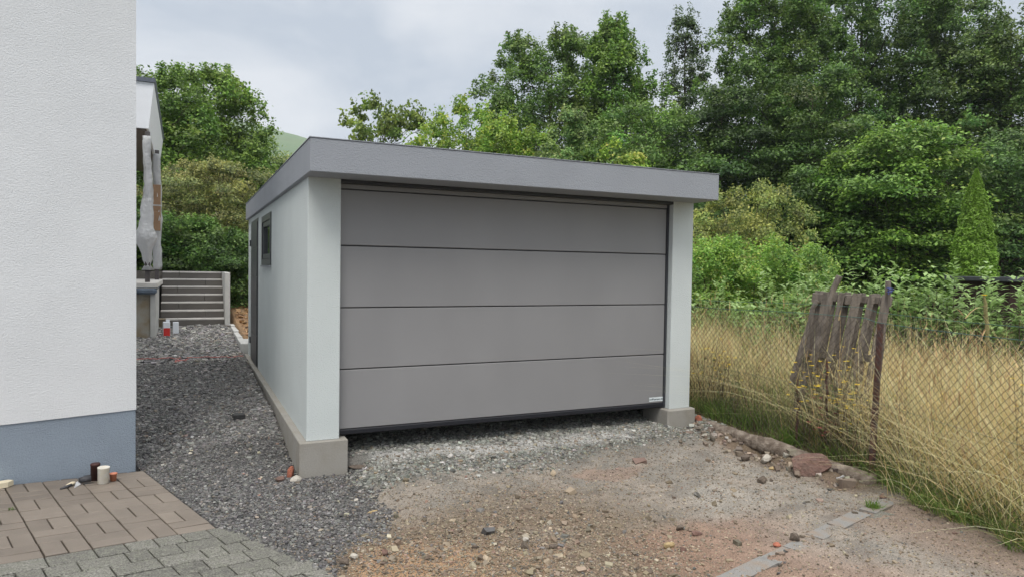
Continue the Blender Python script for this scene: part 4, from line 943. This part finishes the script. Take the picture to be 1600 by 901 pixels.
# bushes right of the garage
T('bush', 1168, 296, 16.5, 1.45, .2, 'rounded olive brown bush at the right end of the garage roof', cat='bush', col=(.11, .14, .055), nspray=260, nleaf=110, seed=41, prof='dome', ls=.07, tr=.04, spray=(.42, .34), up=.2, multi=10)
for j, (px, py, d, r_, cl, lb) in enumerate(((1115, 385, 13, .85, (.095, .175, .045), 'light green bush nearest to the right garage pillar'), (1180, 375, 12.5, .8, (.10, .185, .045), 'light green bush with upright shoots under the olive brown bush'),
        (1245, 398, 13, .85, (.085, .16, .042), 'mid green bush between the upright shoots and the pallet'))):
    T('bush', px, py, d, r_, 0, lb, cat='bush', col=cl, nspray=150, nleaf=85, seed=50+j, prof='dome', ls=.06, tr=.02, spray=(.3, .3), multi=8, tip=.3)
for j, (px, py, lb) in enumerate(((820, 300, 'dark hedge bush behind the garage roof, left'), (960, 300, 'dark hedge bush behind the garage roof, centre'), (1100, 330, 'dark low bush in the shade behind the right pillar'), (1220, 360, 'dark low bush behind the pallet'), (1350, 350, 'dark low bush right of the pallet'), (1470, 345, 'dark low bush left of the conifer'), (1590, 350, 'dark low bush right of the conifer'))):
    T('bush', px, py, 22.5, 2.1, -.2, lb, cat='bush', col=(.030, .058, .02), nspray=190, nleaf=85, seed=60+j, prof='dome', ls=.13, tr=.04, spray=(.6, .5), multi=6)

# leafy shrubs with upright shoots and big pale leaves
def shoot_shrub(pos, h, r, n, label, seed, col=(.27, .40, .14), ls=.085):
    global rs
    keep = rs; rs = np.random.RandomState(seed); x, y = pos; z = float(height(np.array(x), np.array(y)))
    t = thing('shrub', label, 'shrub', (x, y, z)); Ps = []; Ax = []; Cs = []; b = MB(); ls *= 1.2
    for k in range(n):
        a = rs.uniform(0, 2*np.pi); q = r*rs.uniform(0, 1)**.6; hh = h*rs.uniform(.55, 1.0)*(1-.25*(q/r)**2)
        base = np.array([q*.35*np.cos(a), q*.35*np.sin(a), 0]); tp = np.array([q*np.cos(a), q*np.sin(a), hh]); mid = (base+tp)/2+rs.normal(0, .05, 3)+np.array([np.cos(a), np.sin(a), 0])*q*.18
        tt = np.linspace(0, 1, 30)[:, None]; C = (1-tt)**2*base+2*tt*(1-tt)*mid+tt**2*tp
        b.tube(C[::6], np.linspace(.009, .002, 5), 4, False)
        nl = int(42*hh/h); tk = rs.uniform(.15, 1, nl); P = np.stack([np.interp(tk, tt[:, 0], C[:, i]) for i in range(3)], 1)
        an = rs.uniform(0, 2*np.pi, nl); d = np.c_[np.cos(an), np.sin(an), rs.uniform(.1, .9, nl)]; d /= np.linalg.norm(d, axis=1)[:, None]
        Ps.append(P); Ax.append(d); Cs.append(np.array(col)*rs.normal(1, .12, (nl, 1))*(np.array([[1.0, 1, 1]])*(1-tk[:, None])+np.array([[1.25, 1.2, 1.3]])*tk[:, None]))
    P = np.concatenate(Ps); d = np.concatenate(Ax); C = np.clip(np.concatenate(Cs), .01, .6); n_ = len(P); L_ = ls*rs.uniform(.6, 1.25, (n_, 1))
    side = np.cross(d, [0, 0, 1.]); side /= np.linalg.norm(side, axis=1)[:, None]+1e-9; nn = np.cross(side, d)
    # leaf: stalk, two widths, drooping tip, folded
    V = np.stack([P, P+d*L_*.45+side*L_*.26+nn*L_*.07, P+d*L_*1.0-nn*L_*.12, P+d*L_*.45-side*L_*.26+nn*L_*.07, P+d*L_*.5], 1)
    o_ = (np.arange(n_)*5)[:, None]; F = np.concatenate([np.array([[0, 1, 4]])+o_, np.array([[1, 2, 4]])+o_, np.array([[2, 3, 4]])+o_, np.array([[3, 0, 4]])+o_])
    link('foliage', raw_mesh('foliage', V.reshape(-1, 3), F, np.repeat(C, 5, 0)), M['leaf'], t); link('stems', b.mesh('stems'), M['bark'], t); rs = keep
for j, (px, py, d, r_, n_, lb) in enumerate(((1215, 405, 9.6, .7, 60, 'leafy shrub behind the fence left of the pallet'), (1290, 412, 9.2, .6, 55, 'leafy shrub right behind the top of the pallet'), (1350, 398, 9.4, .65, 60, 'leafy shrub showing over the wooden stake'),
        (1425, 396, 9.2, .65, 62, 'leafy shrub with tall pale shoots right of the fence post'), (1500, 392, 8.9, .7, 66, 'leafy shrub with pale shoots in front of the conifer'), (1556, 425, 8.8, .6, 48, 'leafy shrub in front of the dark shed'), (1608, 400, 8.6, .6, 42, 'leafy shrub cut by the right edge of the photo'), (1130, 425, 11.5, .6, 46, 'leafy shrub right next to the garage pillar'))):
    pos, h = top(px, py, d); shoot_shrub(pos, h, r_, n_, lb, 200+j)

# the conifer
pos, h = top(1526, 262, 16.5); cf = thing('conifer', 'narrow bright green pointed conifer in front of the dark trees', 'conifer', (*pos, float(height(*map(np.array, pos)))-.05))
r5 = np.random.RandomState(77); keep = rs; rs = r5
n = 60000; t = r5.uniform(0, 1, n); az = r5.uniform(0, 2*np.pi, n); rr = .50*np.clip(1-t**2.3, 0, 1)**.85*np.minimum(1, .85+t)*(1+.22*vn(az*4, t*22, 5)+.20*vn(az*9, t*45, 6)-.2)*r5.uniform(.7, 1.02, n)
P = np.c_[rr*np.cos(az), rr*np.sin(az), .1+t*(h-.1)]; o_ = np.c_[np.cos(az), np.sin(az), np.full(n, .6)]
V, F, C = leaf_cards(P, r5.uniform(.045, .09, n), np.array([[.25, .42, .06]])*r5.normal(1, .17, (n, 1)), .55, o_, .45); rs = keep
link('crown', raw_mesh('crown', V, F, np.clip(C, .01, 1)), M['leaf'], cf); b = MB(); b.tube([[0, 0, -.1], [0, 0, h*.9]], [.07, .02], 7); link('trunk', b.mesh('trunk'), M['bark'], cf)
# dark shed at the right edge
sp = at(1600, 465, 14); sh = thing('shed', 'dark brown wooden shed with a grey roof edge behind the shrubs', 'shed', (sp[0], sp[1], 0)); sh.rotation_euler = (0, 0, -YAW)
lbox('wall', 'shed', sh, -.28, 1.9, 0, 1.8, -.2, 1.30); lbox('roof', 'shed_roof', sh, -.42, 2.1, -.15, 1.95, 1.305, 1.40, bev=.01)

# ------------------------------------------------------------------ wild flowers at the fence
def weed(pos, h, label, seed, nf=12, m2=None, spread=.12, tilt=(0, 0), group='flowering weeds along the fence'):
    r3 = np.random.RandomState(seed); x, y = pos; z = float(ground(np.array(x), np.array(y)))
    t = thing('flowering_weed', label, 'weed', (x, y, z), group); b = MB(); fl = MB(); lf = MB(); LP = []
    for k in range(4):
        e = np.array([tilt[0]*h+r3.normal(0, spread), tilt[1]*h+r3.normal(0, spread), h*r3.uniform(.7, 1)]); mid = e*.5+r3.normal(0, .03, 3); P = np.array([[r3.normal(0, .02), r3.normal(0, .02), -.02], mid*.5, mid, (mid+e)/2, e]); b.tube(P, [.0045, .004, .0035, .0028, .002], 4, False)
        for j in range(max(1, nf//4)):
            q = P[2]+(e-P[2])*r3.uniform(.1, 1.05)+r3.normal(0, .045, 3); b.tube([P[3], q], [.0015, .001], 3, False)
            s = r3.uniform(.014, .023)
            for w in range(6):
                a = w*math.pi/3; dx = np.array([math.cos(a), math.sin(a), .3])*s; dn_ = np.array([-math.sin(a), math.cos(a), 0])*s*.45
                fl.add([q, q+dx*.7+dn_, q+dx*1.2, q+dx*.7-dn_], [[0, 1, 2, 3]])
        for j in range(10):
            q = P[0]+(e-P[0])*r3.uniform(.1, .85)+r3.normal(0, .02, 3); a = r3.uniform(0, 6.28); d = np.array([math.cos(a), math.sin(a), r3.uniform(-.2, .7)])*r3.uniform(.03, .07); s2 = np.array([-d[1], d[0], 0])*.25
            lf.add([q, q+d*.5+s2, q+d, q+d*.5-s2], [[0, 1, 2, 3]])
    link('stem', b.mesh('stem'), M['stem'], t); link('blossoms', fl.mesh('blossoms'), M[m2 or 'petal'], t)
    me = lf.mesh('leaves'); ca = me.color_attributes.new('col', 'FLOAT_COLOR', 'POINT'); ca.data.foreach_set('color', np.tile(np.array([.10, .15, .045, 1], np.float32), len(me.vertices))); link('leaves', me, M['leaf'], t)
for j, (px, py, d, h, nf, lb) in enumerate(((1260, 660, 6.5, .95, 16, 'thin weed with yellow flowers in front of the lower left edge of the pallet'), (1290, 680, 6.3, 1.1, 22, 'tallest yellow flowered weed, in front of the middle of the pallet'), (1310, 690, 6.2, .9, 18, 'bushy yellow flowered weed between the thin iron stake and the fence post'),
        (1330, 700, 6.1, .75, 14, 'yellow flowered weed just left of the rusty fence post'), (1345, 700, 6.1, .6, 12, 'short yellow flowered weed touching the rusty fence post'), (1395, 690, 6.1, .6, 10, 'yellow flowered weed directly right of the rusty fence post'),
        (1100, 610, 8, .95, 18, 'yellow flowered weed closest to the right garage pillar'), (1125, 620, 7.8, .85, 16, 'second yellow flowered weed from the garage pillar'), (1150, 630, 7.5, .7, 10, 'third and smallest yellow flowered weed from the garage pillar'),
        (1500, 700, 6.2, .8, 8, 'sparse yellow flowered weed in the dry grass left of the mullein'), (1440, 690, 6.6, .7, 7, 'small sparse yellow flowered weed midway between fence post and mullein'))):
    p = at(px, py, d); weed((p[0], p[1]), h, lb, 300+j, nf)
p = at(1296, 700, 6.2); weed((p[0], p[1]), .55, 'weed with dark red seed heads among the yellow flowers by the fence', 330, 24, 'red_leaf', .06, group=None)
p = at(1592, 760, 5.2); weed((p[0], p[1]), .95, 'tall leafy weed with orange yellow flowers at the right edge', 331, 10, None, .06, group=None)
# mullein: thick pale spike with a yellow flower on top
p = at(1560, 600, 6.6); q = at(1538, 462, 6.4); mu = thing('mullein', 'tall mullein spike with one bright yellow flower on top', 'mullein', (p[0], p[1], -.2)); p[2] = -.2
b = MB(); tt = np.linspace(0, 1, 20)[:, None]; b.tube(p+(q-p)*tt+.004*rs.normal(size=(20, 3)), np.interp(tt[:, 0], [0, .5, .8, 1], [.010, .014, .020, .010])*(1+.15*rs.normal(size=20)), 7); mu_s = b.build('spike', mat('mullein_spike', (.26, .24, .11), .9, var=.35, vscale=60, bump=1, bscale=120), mu)
b = MB()
for w in range(7):
    a = w*math.pi*2/7; dx = np.array([math.cos(a), math.sin(a), .5])*.026; dn_ = np.array([-math.sin(a), math.cos(a), 0])*.014; b.add([q, q+dx*.6+dn_, q+dx, q+dx*.6-dn_], [[0, 1, 2, 3]])
b.build('flower', M['petal'], mu)
# ------------------------------------------------------------------ damp air
hm = bpy.data.materials.new('haze'); hm.use_nodes = True; nt = hm.node_tree
for n in list(nt.nodes):
    if n.type != 'OUTPUT_MATERIAL': nt.nodes.remove(n)
pv = nt.nodes.new('ShaderNodeVolumePrincipled'); pv.inputs['Color'].default_value = (.86, .92, 1, 1); pv.inputs['Density'].default_value = HAZE; pv.inputs['Anisotropy'].default_value = .2
nt.links.new(pv.outputs[0], nt.nodes['Material Output'].inputs['Volume'])
b = MB(); b.box(-910, 910, -310, 1210, -4, 90); link('haze', b.mesh('haze'), hm, kind='stuff')
print('done', len(bpy.data.objects))
